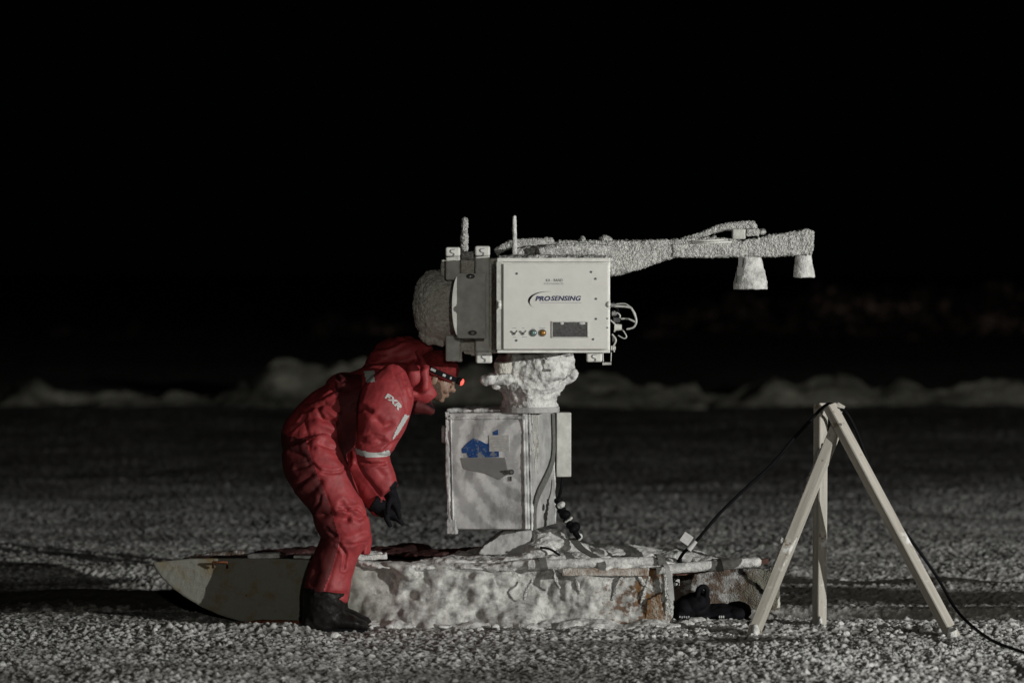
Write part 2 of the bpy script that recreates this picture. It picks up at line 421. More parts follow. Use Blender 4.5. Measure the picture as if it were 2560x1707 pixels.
def gz(x, y): return float(ground_height(np.array([float(x)]), np.array([float(y)]))[0])

# ridge of broken snow behind the field, and the darker rubble far behind it
def ridge(name, Y0, prof, thick, x0, x1, nx, ny, mat, rough, seed, lsc):
    """a real mound: crest line from (px, py) profile at distance Y0, falling away on both sides"""
    xs = np.linspace(x0, x1, nx); ts = np.linspace(-1, 1, ny)
    px = [a for a, b in prof]; pz = [P(a, b, Y0).z for a, b in prof]; pxw = [P(a, b, Y0).x for a, b in prof]
    crest = np.interp(xs, pxw, pz)
    X = np.tile(xs, ny); T = np.repeat(ts, nx); C = np.tile(crest, ny)
    shape = np.clip(1-np.abs(T)**1.6, 0, 1)
    p = np.stack([X, Y0+T*thick, X*0], 1)
    Yw = Y0+T*thick+.5*fbm(p*.3, seed, 2)*thick*.4
    Z = (C+.04)*shape-.10 + rough*fbm(p*lsc, seed, 5)*(.3+shape) + rough*.8*(1-2*worley3(p*lsc*1.7, seed+3))*shape
    co = np.stack([X, Yw, Z], 1)
    i = np.arange((ny-1)*(nx-1)); r = i//(nx-1); c = i % (nx-1); v0 = r*nx+c
    f = np.stack([v0, v0+1, v0+nx+1, v0+nx], 1)
    me = bpy.data.meshes.new(name); me.from_pydata(co.tolist(), [], f.tolist()); me.update()
    o = bpy.data.objects.new(name, me); S.collection.objects.link(o)
    finish_mesh(me, MAT[mat], True); tag(o, kind='structure')
ridge('snow_ridge', 44, [(-400,960),(0,985),(40,958),(90,948),(130,975),(200,985),(420,980),(540,975),(600,950),(640,938),(690,900),(740,885),
      (800,895),(850,885),(900,900),(980,930),(1100,925),(1180,895),(1240,905),(1330,930),(1450,925),(1540,915),(1600,965),(1680,960),(1740,955),(1760,985),(1820,975),
      (1900,935),(1930,925),(1980,950),(2040,930),(2090,912),(2140,935),(2180,965),(2240,950),(2320,965),(2400,940),(2480,935),(2560,945),(3000,930)],
      1.8, -9, 9, 900, 60, 'ridge', .07, 61, 1.6)
ridge('ice_hill', 95, [(-600,860),(0,862),(300,860),(600,865),(760,840),(1000,845),(1300,850),(1560,838),(1750,800),(1900,770),(2100,748),(2250,742),(2400,725),(2560,735),(3200,720)],
      9, -24, 24, 700, 90, 'far_ice', .35, 71, .8)

# ================================================================== SLED
R0 = P(1676, 1570, 16.18); L0 = P(640, 1560, 16.36)
SL = math.atan2(L0.y-R0.y, L0.x-R0.x)                   # direction of the near side
sled = thing('cargo_sled', (0, 16.7, 0), 'long wooden cargo sled crusted with frost, curved bow pointing left, carrying the radar', 'sled')
def side_y(x): return R0.y + (x-R0.x)*(L0.y-R0.y)/(L0.x-R0.x)
def shear_y(me, off=0):
    co, _ = co_no(me); co[:,1] += np.array([side_y(v)-16.3 for v in co[:,0]])+off
    me.vertices.foreach_set('co', co.ravel()); me.update(); return me
NEAR = [(374,1410),(380,1424),(396,1446),(420,1470),(455,1496),(500,1522),(550,1543),(600,1557),(650,1564),(720,1568),(900,1572),(1200,1574),(1450,1576),(1678,1578),
        (1678,1416),(1500,1412),(1300,1406),(1100,1404),(900,1402),(640,1397),(470,1400)]
bm = bmesh.new(); add_px_prism(bm, NEAR, 16.3, 16.30, 16.335)
me = voxel(bm, .0075, 1)
def near_disp(co, no):
    x, z = co[:,0], co[:,2]
    amt = sm(-.98, -.75, x)                             # bare bow, crusted middle
    rear = 1-.75*sm(.25, .55, x)
    low = 1-sm(.05, .3, z)
    front = np.clip(-no[:,1], 0, 1)
    d = amt*rear*(.030+.040*low+.10*np.clip((.13-z)/.13, 0, 1)**1.3+.085*fbm(co*5.2, 81, 3)+.020*fbm(co*11+.5*fbm(co*9, 7, 2)[:,None], 82, 3))
    d = np.maximum(d, 0)+amt*(1-.7*low)*.006*(1-1.5*worley3(co*38, 84))+.003*fbm(co*55, 85, 3)
    out = np.zeros_like(co); out[:,1] = -d*front
    out += no*((.004*fbm(co*30, 83, 3))*amt)[:,None]
    return out
displace(me, near_disp); shear_y(me)
obj('side_board', me, 'sled_side', sled, smooth=True)['label'] = 'near side board crusted with lumpy frost, bare plywood at the curved bow'
bm = bmesh.new()
FAR = [(a+ (215 if i > 9 and i < 16 else 0), b) for i, (a, b) in enumerate(NEAR)]
FARP = [(420,1424),(460,1450),(540,1490),(640,1520),(720,1530),(1200,1534),(1938,1540),(1938,1412),(1500,1380),(900,1376),(500,1385)]
add_px_prism(bm, FARP, 17.05, 16.98, 17.02)
me = rimed(bm, .010, .007, 45, .018, 9, 1, 5); shear_y(me, 0)
co, _ = co_no(me); co[:,1] -= 0; me.vertices.foreach_set('co', co.ravel())
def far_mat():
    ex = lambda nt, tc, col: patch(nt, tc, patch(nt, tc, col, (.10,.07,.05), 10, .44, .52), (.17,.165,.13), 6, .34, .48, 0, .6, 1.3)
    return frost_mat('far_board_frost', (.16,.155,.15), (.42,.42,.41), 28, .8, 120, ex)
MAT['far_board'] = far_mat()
obj('side_board', me, 'far_board', sled, smooth=True)['label'] = 'far side board, frosted dark wood seen behind the open rear end'
# posts at the back end
bm = bmesh.new(); add_px_prism(bm, [(1657,1418),(1680,1416),(1681,1572),(1662,1572)], 16.2, 16.14, 16.20)
obj('corner_post', rimed(bm, .006, .003, 70, .006, 10), 'rime', sled, smooth=True)
bm = bmesh.new(); add_px_prism(bm, [(1922,1412),(1944,1412),(1944,1536),(1922,1536)], 16.98, 16.88, 16.95)
obj('corner_post', rimed(bm, .008, .003, 60, .006, 10, 1, 3), 'rime_dim', sled, smooth=True)
# deck
bm = bmesh.new()
def deck_pt(px, dy): # dy behind near side
    x = P(px, 1400, 16.5).x; return x, side_y(x)+dy
a0 = [deck_pt(470, .0), deck_pt(1700, 0), deck_pt(1935, .70), deck_pt(480, .70)]
zt = P(1000, 1402, 16.35).z-.03
A = [bm.verts.new((x, y+.02, zt)) for x, y in a0]; B = [bm.verts.new((x, y+.02, zt-.025)) for x, y in a0]
bm.faces.new(A); bm.faces.new(B[::-1])
for k in range(4): bm.faces.new((A[k], B[k], B[(k+1)%4], A[(k+1)%4]))
MAT['deck_wood'] = plain('deck_wood', (.09,.04,.03), .8, 0, .5, 12, .5, 80)
obj('deck', bm, 'deck_wood', sled)
# snow lying on the deck
bm = bmesh.new()
def snowlump(px, py, Y, a, b, d, rot=0): add_ball(bm, P(px, py, Y), 1, (M(a), d, M(b)), Matrix.Rotation(rot, 3, 'Y'))
for s in [(1230,1400,16.4,140,10,.10,-.10),(1100,1408,16.3,110,8,.05,-.05),(960,1412,16.3,60,6,.04,0),(1290,1383,16.6,110,12,.2,-.05),(1420,1395,16.4,110,13,.12,.02),
          (1500,1378,16.75,110,14,.2,0),(1590,1380,16.8,80,15,.18,.05),(1700,1390,16.8,90,16,.18,.1),(1640,1408,16.4,90,11,.1,0),(1780,1400,16.7,70,10,.12,.05),
          (1160,1390,16.6,120,8,.2,-.1),(900,1390,16.4,60,7,.05,-.08),(1340,1408,16.22,120,9,.06,0),(1560,1410,16.2,130,9,.05,0)]: snowlump(*s)
for k in range(20):
    px = 860+790*(k+random.random()*.8)/20; c = P(px, 1408+10*random.random(), 16.3); c.y = side_y(c.x)-.01-.03*random.random()
    add_ball(bm, c, 1, (M(22+34*random.random()), .03+.02*random.random(), M(4+6*random.random())), Matrix.Rotation(.4*(random.random()-.5), 3, 'Y'))
obj('snow_cover', rimed(bm, .007, .004, 60, .014, 12, 2, 8), 'snow_cake', sled, smooth=True)['kind'] = 'stuff'
bm = bmesh.new()
for s in [(1385,1355,16.5,62,22,.12,.25),(1350,1375,16.45,40,18,.12,0),(1430,1372,16.5,50,18,.12,.3),(1372,1338,16.55,40,12,.1,0),(1480,1392,16.4,60,10,.1,.2)]: snowlump(*s)
pile = obj('snow_heap', rimed(bm, .006, .004, 60, .016, 14, 1, 9), 'snow_cake', sled, smooth=True)
# frozen white slats lying along the deck edge beside the person
for (x0, y0, x1, y1, w_) in [(622,1390,698,1386,6),(738,1391,775,1390,4),(890,1396,965,1388,7)]:
    bm = bmesh.new(); a, b = P(x0, y0, 16.35), P(x1, y1, 16.4)
    add_box(bm, (a+b)/2, ((b-a).length, .07, M(w_)*2), Matrix.Rotation(-math.atan2(b.z-a.z, b.x-a.x), 3, 'Y'))
    obj('deck_slat', rimed(bm, .005, .002, 50, .003, 14), 'snow_cake', sled, smooth=True)
# poles lashed on top
for n_, (x0, y0, x1, y1, r_) in enumerate([(1318,1411,1632,1402,12), (1640,1424,1892,1404,12.5)]):
    bm = bmesh.new(); a, b = P(x0, y0, 16.16), P(x1, y1, 16.16)
    add_cyl(bm, a, b, M(r_), seg=24); add_ball(bm, b, M(r_*.98))
    o = obj('pole', rimed(bm, .005, .002, 80, .002, 20, 1, n_), 'snow_cake', sled, smooth=True)
def strap(parent, pts, wdt, thick=.004, name='strap', mat='strap_web', axis=(1,0,0)):
    bm = bmesh.new(); q = smooth_path(pts, 5); ax = Vector(axis).normalized(); rows = []
    for i, p in enumerate(q):
        t = (q[min(i+1, len(q)-1)]-q[max(i-1, 0)]).normalized(); side = (ax-t*ax.dot(t)).normalized(); n = t.cross(side)
        rows.append([bm.verts.new(p+side*a*wdt/2+n*b*thick/2) for a, b in ((-1,-1),(1,-1),(1,1),(-1,1))])
    for A, B in zip(rows, rows[1:]):
        for k in range(4): bm.faces.new((A[k], A[(k+1)%4], B[(k+1)%4], B[k]))
    bm.faces.new(rows[0][::-1]); bm.faces.new(rows[-1]); return obj(name, bm, mat, parent)
for (cx, top) in [(1356,1408), (1652,1400), (1795,1411)]:
    pts = [P(cx-8, top-12, 16.6), P(cx-4, top-14, 16.2), P(cx, top-9, 16.135), P(cx+4, top+8, 16.12), P(cx+6, top+16, 16.14)]
    strap(sled, pts, M(18))
strap(sled, [P(1432,1345,16.42), P(1455,1372,16.3), P(1500,1400,16.15), P(1506,1425,16.13)], M(20))
# strap over the rear corner of the near board
strap(sled, [P(1640,1385,16.5), P(1655,1398,16.2), P(1668,1420,16.10), P(1676,1455,16.10), P(1680,1500,16.11)], M(12), mat='cabinet_side')
# diagonal rime-covered braces at the rear of the near side
for (x0,y0,x1,y1,r_) in [(1440,1420,1450,1480,6),(1595,1430,1618,1470,5),(1625,1440,1600,1530,5),(1385,1420,1400,1470,4),(1560,1430,1530,1500,3),(1330,1450,1310,1500,4)]:
    bm = bmesh.new(); add_tube(bm, smooth_path([P(x0,y0,16.17), P((x0+x1)/2-4,(y0+y1)/2,16.16), P(x1,y1,16.17)], 5), M(r_))
    obj('ice_streak', rimed(bm, .004, .003, 80, .004, 30), 'rime', sled, smooth=True)
# long planks along the top edge of the near side
bm = bmesh.new(); a, b = P(1405,1430,16.14), P(1622,1428,16.14)
add_box(bm, (a+b)/2, ((b-a).length, .02, M(20)), Matrix.Rotation(0, 3, 'Y'))
MAT['frosty_ply'] = frost_mat('frosty_ply', (.20,.13,.08), (.5,.48,.45), 26, .6, 120)
obj('top_rail', rimed(bm, .005, .0015, 60, .002, 20), 'frosty_ply', sled, smooth=True)
# rusty runner shoe
bm = bmesh.new(); q = [P(600,1560,16.37), P(655,1555,16.33), P(700,1555,16.32), P(752,1557,16.31)]
for A_, B_ in zip(q, q[1:]): add_box(bm, (A_+B_)/2, ((B_-A_).length+.004, .03, .022), Matrix.Rotation(-math.atan2(B_.z-A_.z, B_.x-A_.x), 3, 'Y'))
obj('runner', rimed(bm, .005, .003, 70, .002, 20), 'rust', sled, smooth=True)
bm = bmesh.new(); add_ball(bm, P(935,1556,16.24), 1, (M(15), .02, M(8))); obj('rust_lump', rimed(bm, .004, .003, 90), 'rust', sled, smooth=True)
bm = bmesh.new(); add_ball(bm, P(1580,1564,16.17), 1, (M(62), .02, M(8))); 
MAT['ochre'] = frost_mat('ochre_ice', (.14,.065,.018), (.36,.33,.28), 30, .8, 120, lo=.42, hi=.66)
obj('rust_lump', rimed(bm, .004, .003, 90, .004, 20), 'ochre', sled, smooth=True)
bm = bmesh.new(); add_px_prism(bm, [(1618,1498),(1652,1480),(1655,1558),(1640,1566),(1612,1545)], 16.17, 16.135, 16.19)
obj('end_board', rimed(bm, .005, .003, 70, .003, 20), 'ochre', sled, smooth=True)
# rusty grab handle and bolt on the bow
bm = bmesh.new(); add_tube(bm, [P(533,1418,16.36), P(533,1405,16.33), P(568,1405,16.33), P(568,1418,16.36)], .006); obj('handle', bm, 'rust', sled, smooth=True)
bm = bmesh.new(); add_ball(bm, P(617,1486,16.375), 1, (M(6), .012, M(7))); obj('bolt', bm, 'rust', sled, smooth=True)

# dark tarp and rope on the deck behind the person
bm = bmesh.new()
for (px, py, a, b, Y) in [(700,1381,75,9,16.7),(780,1376,60,10,16.8),(960,1378,95,9,16.8),(1020,1372,60,11,16.9),(880,1382,70,8,16.8),(1080,1382,90,7,16.7),(1190,1376,70,6,17.0)]:
    add_ball(bm, P(px, py, Y), 1, (M(a), .13, M(b)), Matrix.Rotation(-.05, 3, 'Y'))
MAT['tarp'] = plain('tarp', (.045,.014,.012), .7, 0, .5, 20, .6, 90)
tarp = obj('tarp', rimed(bm, .008, .003, 40, .010, 12, 2, 12), 'tarp', None, smooth=True, loc=P(900,1390,16.8))
tag(tarp, 'crumpled dark maroon tarp lying on the sled deck behind the person', 'tarp')

# black bag behind the open rear
bag = thing('duffel_bag', P(1760,1548,16.62), 'black duffel bag lying under the open rear end of the sled', 'bag')
bm = bmesh.new()
for (px, py, a, b) in [(1715,1518,36,32),(1735,1508,30,30),(1752,1500,20,28),(1700,1535,28,20),(1800,1532,60,22),(1845,1528,38,22),(1765,1535,40,20)]:
    add_ball(bm, P(px, py, 16.62), 1, (M(a), .13, M(b)))
obj('bag_body', rimed(bm, .009, .003, 25, .012, 10, 2, 14), 'black_cloth', bag, smooth=True)
bm = bmesh.new(); add_tube(bm, smooth_path([P(1742,1495,16.52), P(1747,1472,16.5), P(1760,1466,16.5), P(1768,1476,16.5), P(1762,1500,16.52)], 5), M(7)); obj('handle', bm, 'black_cloth', bag, smooth=True)
bm = bmesh.new(); 
for k in range(3): add_box(bm, P(1799+k*5, 1541, 16.475), (M(3.2), .003, M(6)))
obj('bag_badge', bm, 'reflective', bag)
bm = bmesh.new()
for k in range(5): add_box(bm, P(1700+k*5.5, 1541+(k%2), 16.475), (M(3.2), .003, M(5)))
obj('bag_badge', bm, 'ink_pale', bag)

# ================================================================== ELECTRICAL CABINET
cabY = 16.42
PH = math.radians(17)
cabinet = thing('electrical_cabinet', P(1222, 1326, cabY), 'frosted grey electrical cabinet standing on the sled under the white radar box', 'cabinet')
Rz = Matrix.Rotation(-PH, 3, 'Z')                      # turned so its right side shows
wid = M(207, cabY)/math.cos(PH); dep = M(66, cabY)/math.sin(PH); hgt = M(297, cabY)
cFL = P(1119, 1326, cabY+.0)                            # front-left bottom corner
lean = Matrix.Rotation(math.radians(-1.3), 3, 'Y')
def cabp(u, v, z): return cFL + lean @ (Rz @ Vector((u, v, 0)) + Vector((0, 0, z)))
CR = lean @ Rz
# direction check: the front runs right and towards the viewer so the right side turns into view
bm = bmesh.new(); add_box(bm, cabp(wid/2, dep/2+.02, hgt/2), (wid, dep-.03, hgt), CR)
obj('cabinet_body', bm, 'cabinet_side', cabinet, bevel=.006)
bm = bmesh.new(); add_box(bm, cabp(wid/2, .012, hgt/2), (wid-.012, .022, hgt-.014), CR)
door = obj('door', bm, 'cabinet', cabinet, bevel=.004)
bm = bmesh.new()
add_box(bm, cabp(wid/2, -.001, hgt-.030), (wid-.02, .012, .012), CR)
add_box(bm, cabp(wid-.022, -.001, hgt/2), (.010, .010, hgt-.02), CR)
add_box(bm, cabp(.03, -.001, hgt/2), (.004, .008, hgt-.03), CR)
obj('frost_rim', rimed(bm, .003, .0008, 60, .003, 20, 1), 'cabinet', door, smooth=True)
bm = bmesh.new(); A = [bm.verts.new(cabp((a-1117)*.00197, -.001, hgt-(b-1029)/519)) for a, b in
    [(1158,1122),(1172,1108),(1180,1102),(1189,1095),(1198,1098),(1206,1101),(1222,1110),(1236,1106),(1241,1094),(1240,1080),(1253,1074),(1254,1143),(1176,1144),(1172,1132),(1160,1133)]]
bm.faces.new(A[::-1]); bmesh.ops.solidify(bm, geom=bm.faces[:], thickness=.0015); obj('blue_label', bm, 'blue_label', door)
bm = bmesh.new(); add_box(bm, cabp(.272, -.001, hgt-.153), (.10, .003, .078), CR); obj('white_label', bm, 'white_label', door)
bm = bmesh.new()
for k in range(4): add_box(bm, cabp(.268, -.004, hgt-.132-k*.013), (.07-.012*(k % 2), .001, .0025), CR)
obj('label_lines', bm, 'ink_pale', door)
MAT['bare_panel'] = plain('bare_panel', (.40,.40,.39), .5, 0, .12, 12, .2, 200)
bm = bmesh.new()
for a in range(1):
    pts = [(.075,-.222),(.30,-.222),(.315,-.30),(.27,-.33),(.20,-.30),(.09,-.275)]
    A = [bm.verts.new(cabp(u, -.0015, hgt+v)) for u, v in pts]; bm.faces.new(A[::-1])
    bmesh.ops.solidify(bm, geom=bm.faces[:], thickness=.0012)
obj('bare_patch', bm, 'bare_panel', door)
lc = cabp(.333, -.004, hgt-.292)
bm = bmesh.new(); add_cyl(bm, lc, lc+Rz @ Vector((0,-.012,0)), .013, .012); lt = obj('latch', bm, 'dark_steel', door, smooth=False)
bm = bmesh.new(); add_cyl(bm, lc+Rz @ Vector((0,-.012,0)), lc+Rz @ Vector((0,-.016,0)), .007, .006); obj('key_slot', bm, 'steel', lt)
bm = bmesh.new(); add_box(bm, lc+Vector((-.028,.002,.004)), (.012,.006,.010), CR); obj('latch_mark', bm, 'dark_steel', door)
bm = bmesh.new(); add_box(bm, lc+Vector((-.004,.002,-.032)), (.007,.005,.022), CR); obj('latch_mark', bm, 'dark_steel', door)
# frost on side, rails
bm = bmesh.new(); add_box(bm, cabp(wid+.002, .022, hgt/2), (.007, .02, hgt), CR); add_box(bm, cabp(wid+.002, dep-.012, hgt/2), (.007, .010, hgt), CR)
add_box(bm, cabp(wid/2, dep*.45, hgt+.004), (wid, dep*.8, .014), CR)
add_box(bm, cabp(.008, .004, hgt/2), (.02, .012, hgt), CR); add_box(bm, cabp(.02, .01, .02), (.05, .03, .07), CR)
obj('frost_rim', rimed(bm, .004, .0015, 60, .006, 18, 2, 4), 'cabinet', cabinet, smooth=True)
bm = bmesh.new(); 
for k in range(9):
    add_box(bm, cabp(wid+.0022, .045+.016*k, hgt*(.42+.42*random.random())+.1), (.0025, .006+.006*random.random(), hgt*.30), CR)
obj('frost_smear', rimed(bm, .004, .001, 60, .004, 18, 0, 6), 'rime_dim', cabinet, smooth=True)
strap(cabinet, [cabp(wid+.009, dep-.03, hgt-.03), cabp(wid+.010, dep-.06, hgt*.55), cabp(wid+.011, .08, hgt*.25), cabp(wid+.011, .04, .0)], .045, name='strap', axis=Rz @ Vector((0,1,0)))
# knob on the left side
bm = bmesh.new(); add_cyl(bm, P(1118,1085,cabY+.12), P(1104,1085,cabY+.12), M(26), M(22)); obj('side_knob', bm, 'grey_paint', cabinet, bevel=.003)
# skirt under the cabinet
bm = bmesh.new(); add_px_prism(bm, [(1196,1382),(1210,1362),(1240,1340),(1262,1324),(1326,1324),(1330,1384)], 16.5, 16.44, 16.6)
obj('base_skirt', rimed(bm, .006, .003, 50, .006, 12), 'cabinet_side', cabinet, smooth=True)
# junction box behind the right edge
bm = bmesh.new(); a = P(1407, 1110, 16.75); add_box(bm, a, (M(38), .10, M(166)), Matrix.Rotation(.1, 3, 'Z'))
jb = obj('junction_box', bm, 'grey_paint', cabinet, bevel=.004)
# corrugated cable gland
hose_pts = smooth_path([P(1406,1195,16.62), P(1402,1225,16.6), P(1396,1250,16.55), P(1404,1275,16.5), P(1418,1300,16.45), P(1434,1325,16.4), P(1448,1345,16.38)], 10)
hose = thing('cable_hose', P(1448,1345,16.38), 'black ribbed cable with frosted connectors hanging beside the cabinet to the deck', 'cable')
rr = [M(4 if i < 20 else (9+3*math.sin(i*1.3) if i < 54 else 7)) for i in range(len(hose_pts))]
bm = bmesh.new(); add_tube(bm, hose_pts, rr, 14); obj('hose', bm, 'black_rubber', hose, smooth=True)
for (px, py, a, b_, m_) in [(1402,1262,11,7,'rime'),(1420,1300,14,4,'rime'),(1446,1342,12,9,'rime')]:
    bm = bmesh.new(); add_ball(bm, P(px, py, 16.44), 1, (M(a), .02, M(b_)), Matrix.Rotation(-.6, 3, 'Y')); obj('connector', rimed(bm, .004, .003, 90, .003, 40), 'snow_cake', hose, smooth=True)
bm = bmesh.new(); add_ball(bm, P(1436,1318,16.42), 1, (M(16), .03, M(14)), Matrix.Rotation(-.6, 3, 'Y')); add_ball(bm, P(1412,1285,16.46), 1, (M(15), .03, M(12))); obj('clamp', bm, 'black_rubber', hose, smooth=True)
bm = bmesh.new(); add_tube(bm, smooth_path([P(1350,1368,16.3),P(1375,1372,16.3),P(1400,1388,16.3)],5), M(3)); obj('wire', bm, 'black_rubber', hose, smooth=True)

# ================================================================== RADAR
RY = 15.70
radar = thing('radar_scatterometer', P(1330, 1025, 16.4), 'white radar instrument box with long frosted horn arm, mounted above the cabinet', 'radar')
# positioner wrapped in snow
PROF = [(1022,1255,1392),(1000,1256,1390),(984,1252,1392),(968,1240,1408),(950,1236,1420),(935,1232,1436),(915,1240,1438),(900,1244,1440),(884,1246,1438)]
bm = bmesh.new(); rings = []
for (py, xl, xr) in PROF:
    c = P((xl+xr)/2, py, 16.42); r_ = M((xr-xl)/2)*1.0
    rings.append([bm.verts.new(c+Vector((math.cos(a)*r_, math.sin(a)*min(r_*1.0, .19), 0))) for a in [2*math.pi*k/28 for k in range(28)]])
for A, B in zip(rings, rings[1:]):
    for k in range(28): bm.faces.new((A[k], A[(k+1)%28], B[(k+1)%28], B[k]))
bm.faces.new(rings[0][::-1]); bm.faces.new(rings[-1])
add_cyl(bm, P(1290,945,16.28), P(1203,950,16.26), M(13), M(8)); add_ball(bm, P(1430,936,16.35), M(17)); add_ball(bm, P(1240,965,16.3), M(10))
me = rimed(bm, .005, .004, 60, .022, 11, 1, 31)
obj('positioner', me, 'snow_cake', radar, smooth=True)['label'] = 'motor positioner caked in snow'
bm = bmesh.new(); add_cyl(bm, P(1322,1016,16.42), P(1322,1030,16.42), M(78), M(78), 32); obj('turntable', bm, 'cabinet_side', radar, bevel=.003)
bm = bmesh.new(); add_cyl(bm, P(1258,905,16.22), P(1258,935,16.22), M(22)); obj('motor', rimed(bm, .005, .003, 60, .006, 20), 'rime_dim', radar, smooth=True)

# main case
def boxpx(bm, x0, y0, x1, y1, yf, yb, Y=None):
    Y = Y or yf; a = P(x0, y0, Y); b = P(x1, y1, Y)
    return add_box(bm, ((a.x+b.x)/2, (yf+yb)/2, (a.z+b.z)/2), (abs(b.x-a.x), yb-yf, abs(a.z-b.z)))
bm = bmesh.new(); boxpx(bm, 1243, 646, 1525, 881, RY+.02, 16.36); case = obj('case', bm, 'white_edge', radar, bevel=.004)
bm = bmesh.new(); boxpx(bm, 1241, 645, 1256, 874, RY-.004, RY+.02); obj('hinge_strip', bm, 'grey_paint', case, bevel=.002)
bm = bmesh.new(); boxpx(bm, 1258, 659, 1521, 873, RY-.014, RY+.02); panel = obj('front_panel', bm, 'white_paint', case, bevel=.003)
for (y0, y1) in ((645,655),(875,882)):
    bm = bmesh.new(); boxpx(bm, 1243, y0, 1525, y1, RY-.008, RY+.02); obj('case_lip', bm, 'white_edge', case, bevel=.002)
YF = RY-.014
for (px, py) in [(1292,684),(1478,680),(1489,697),(1490,747),(1490,797),(1483,848),(1291,851)]:
    bm = bmesh.new(); c = P(px, py, YF); add_cyl(bm, c+Vector((0,.001,0)), c+Vector((0,-.003,0)), M(3.2), M(2.4), 12); obj('screw', bm, 'ink_grey', panel)
for py in (796, 819):
    bm = bmesh.new(); c = P(1518.5, py, RY-.008); add_cyl(bm, c+Vector((0,.001,0)), c+Vector((0,-.009,0)), M(1.8), seg=10); obj('screw', bm, 'ink_grey', panel)
# window with fittings behind
bm = bmesh.new(); boxpx(bm, 1381, 805, 1469, 843, YF-.0016, YF+.001); scr = obj('display_window', bm, 'screen', panel)
bm = bmesh.new()
for r_ in [(1379,803,1471,805.5),(1379,842,1471,844.5),(1379,805,1381.5,843),(1468.5,805,1471,843)]: boxpx(bm, *r_, YF-.005, YF)
obj('window_frame', bm, 'grey_paint', scr)
for px in (1404.5, 1455):
    bm = bmesh.new(); add_ball(bm, P(px, 808.5, YF-.004), 1, (M(5 if px < 1420 else 8), .004, M(3.4))); obj('window_stud', bm, 'tag_white', scr, smooth=True)
# lamps and switches
for (px, m_) in ((1333,'teal_lens'),(1356.5,'amber_lens')):
    bm = bmesh.new(); c = P(px, 832, YF); add_cyl(bm, c+Vector((0,.001,0)), c+Vector((0,-.005,0)), M(9.2), M(8.6), 24); il = obj('indicator_lamp', bm, 'dark_steel', panel)
    bm = bmesh.new(); add_ball(bm, c+Vector((0,-.005,0)), 1, (M(7), .006, M(7))); obj('lens', bm, m_, il, smooth=True)
for px in (1286, 1308):
    c = P(px, 834, YF); bm = bmesh.new(); add_cyl(bm, c, c+Vector((0,-.006,0)), M(3.5), seg=6); sw = obj('toggle_switch', bm, 'ink_grey', panel)
    bm = bmesh.new(); add_cyl(bm, c+Vector((0,-.004,0)), c+Vector((M(6),-.022,M(7))), M(1.6), M(2.2), 8); obj('lever', bm, 'steel', sw)
for px, py, w_ in [(1286,820,10),(1308,820,6),(1333,821,9),(1356,820,15),(1286,843,8),(1311,842,12)]:
    bm = bmesh.new(); boxpx(bm, px-w_/2, py-.9, px+w_/2, py+.9, YF-.0008, YF+.0004); obj('caption', bm, 'ink_pale', panel)
# lettering
def put_text(txt, x0, x1, ytop, ybot, mat, bold, shear, name='lettering', parent=panel, y=YF-.0006):
    me = text_mesh(txt, 1, bold, shear, 1.05); a = P(x0, ybot, YF); b = P(x1, ytop, YF)
    fit_text(me, a.x, b.x, a.z, b.z, y)
    return obj(name, me, mat, parent)
put_text('PRO', 1338, 1376, 740, 752.5, 'ink_blue', .045, .25)
put_text('SENSING', 1377, 1453, 739.5, 752, 'ink_blue', .032, .25)
put_text('KA - BAND', 1365, 1407, 697, 704, 'ink_grey', .0, 0)
put_text('SCATTEROMETER', 1360, 1409, 707, 711.5, 'ink_pale', .0, 0)
bm = bmesh.new(); boxpx(bm, 1350, 756.2, 1453, 757.6, YF-.0008, YF+.0004); obj('underline', bm, 'ink_pale', panel)
bm = bmesh.new()   # swoosh: tapering arc left of the name
outer = []; inner = []
for k in range(25):
    t = k/24; ang = math.radians(75+ t*155)
    ox = 1366+ 46*math.cos(ang)*(1) ; oy = 752-23.5*math.sin(ang)
    th = 5.2*math.sin(math.pi*min(1, (t*.95+.05)))**.9
    outer.append((ox, oy)); inner.append((ox+th*abs(math.cos(ang))+.3, oy+th*.35))
A = [bm.verts.new(P(a, b, YF)+Vector((0,-.0006,0))) for a, b in outer]; B = [bm.verts.new(P(a, b, YF)+Vector((0,-.0006,0))) for a, b in inner]
for k in range(24): bm.faces.new((A[k], A[k+1], B[k+1], B[k]))
bmesh.ops.solidify(bm, geom=bm.faces[:], thickness=.0004)
obj('logo_arc', bm, 'ink_grey', panel)
# latch studs at the case sides
for (px, py) in ((1248,762),(1521,761)):
    bm = bmesh.new(); add_ball(bm, P(px, py, RY-.012), 1, (M(5.5), .012, M(8))); add_box(bm, P(px, py, RY-.004), (M(9), .012, M(22))); obj('case_latch', bm, 'white_edge', case, smooth=False, bevel=.002)
# frost along the top edge
bm = bmesh.new(); boxpx(bm, 1245, 640, 1522, 648, RY+.02, 16.34, RY)
for k in range(16): add_ball(bm, P(1250+265*random.random(), 647, RY+.01), M(4+4*random.random()), (2.2,1,.6))
obj('frost_cap', rimed(bm, .005, .003, 90, .006, 22, 0, 3), 'rime', case, smooth=True)

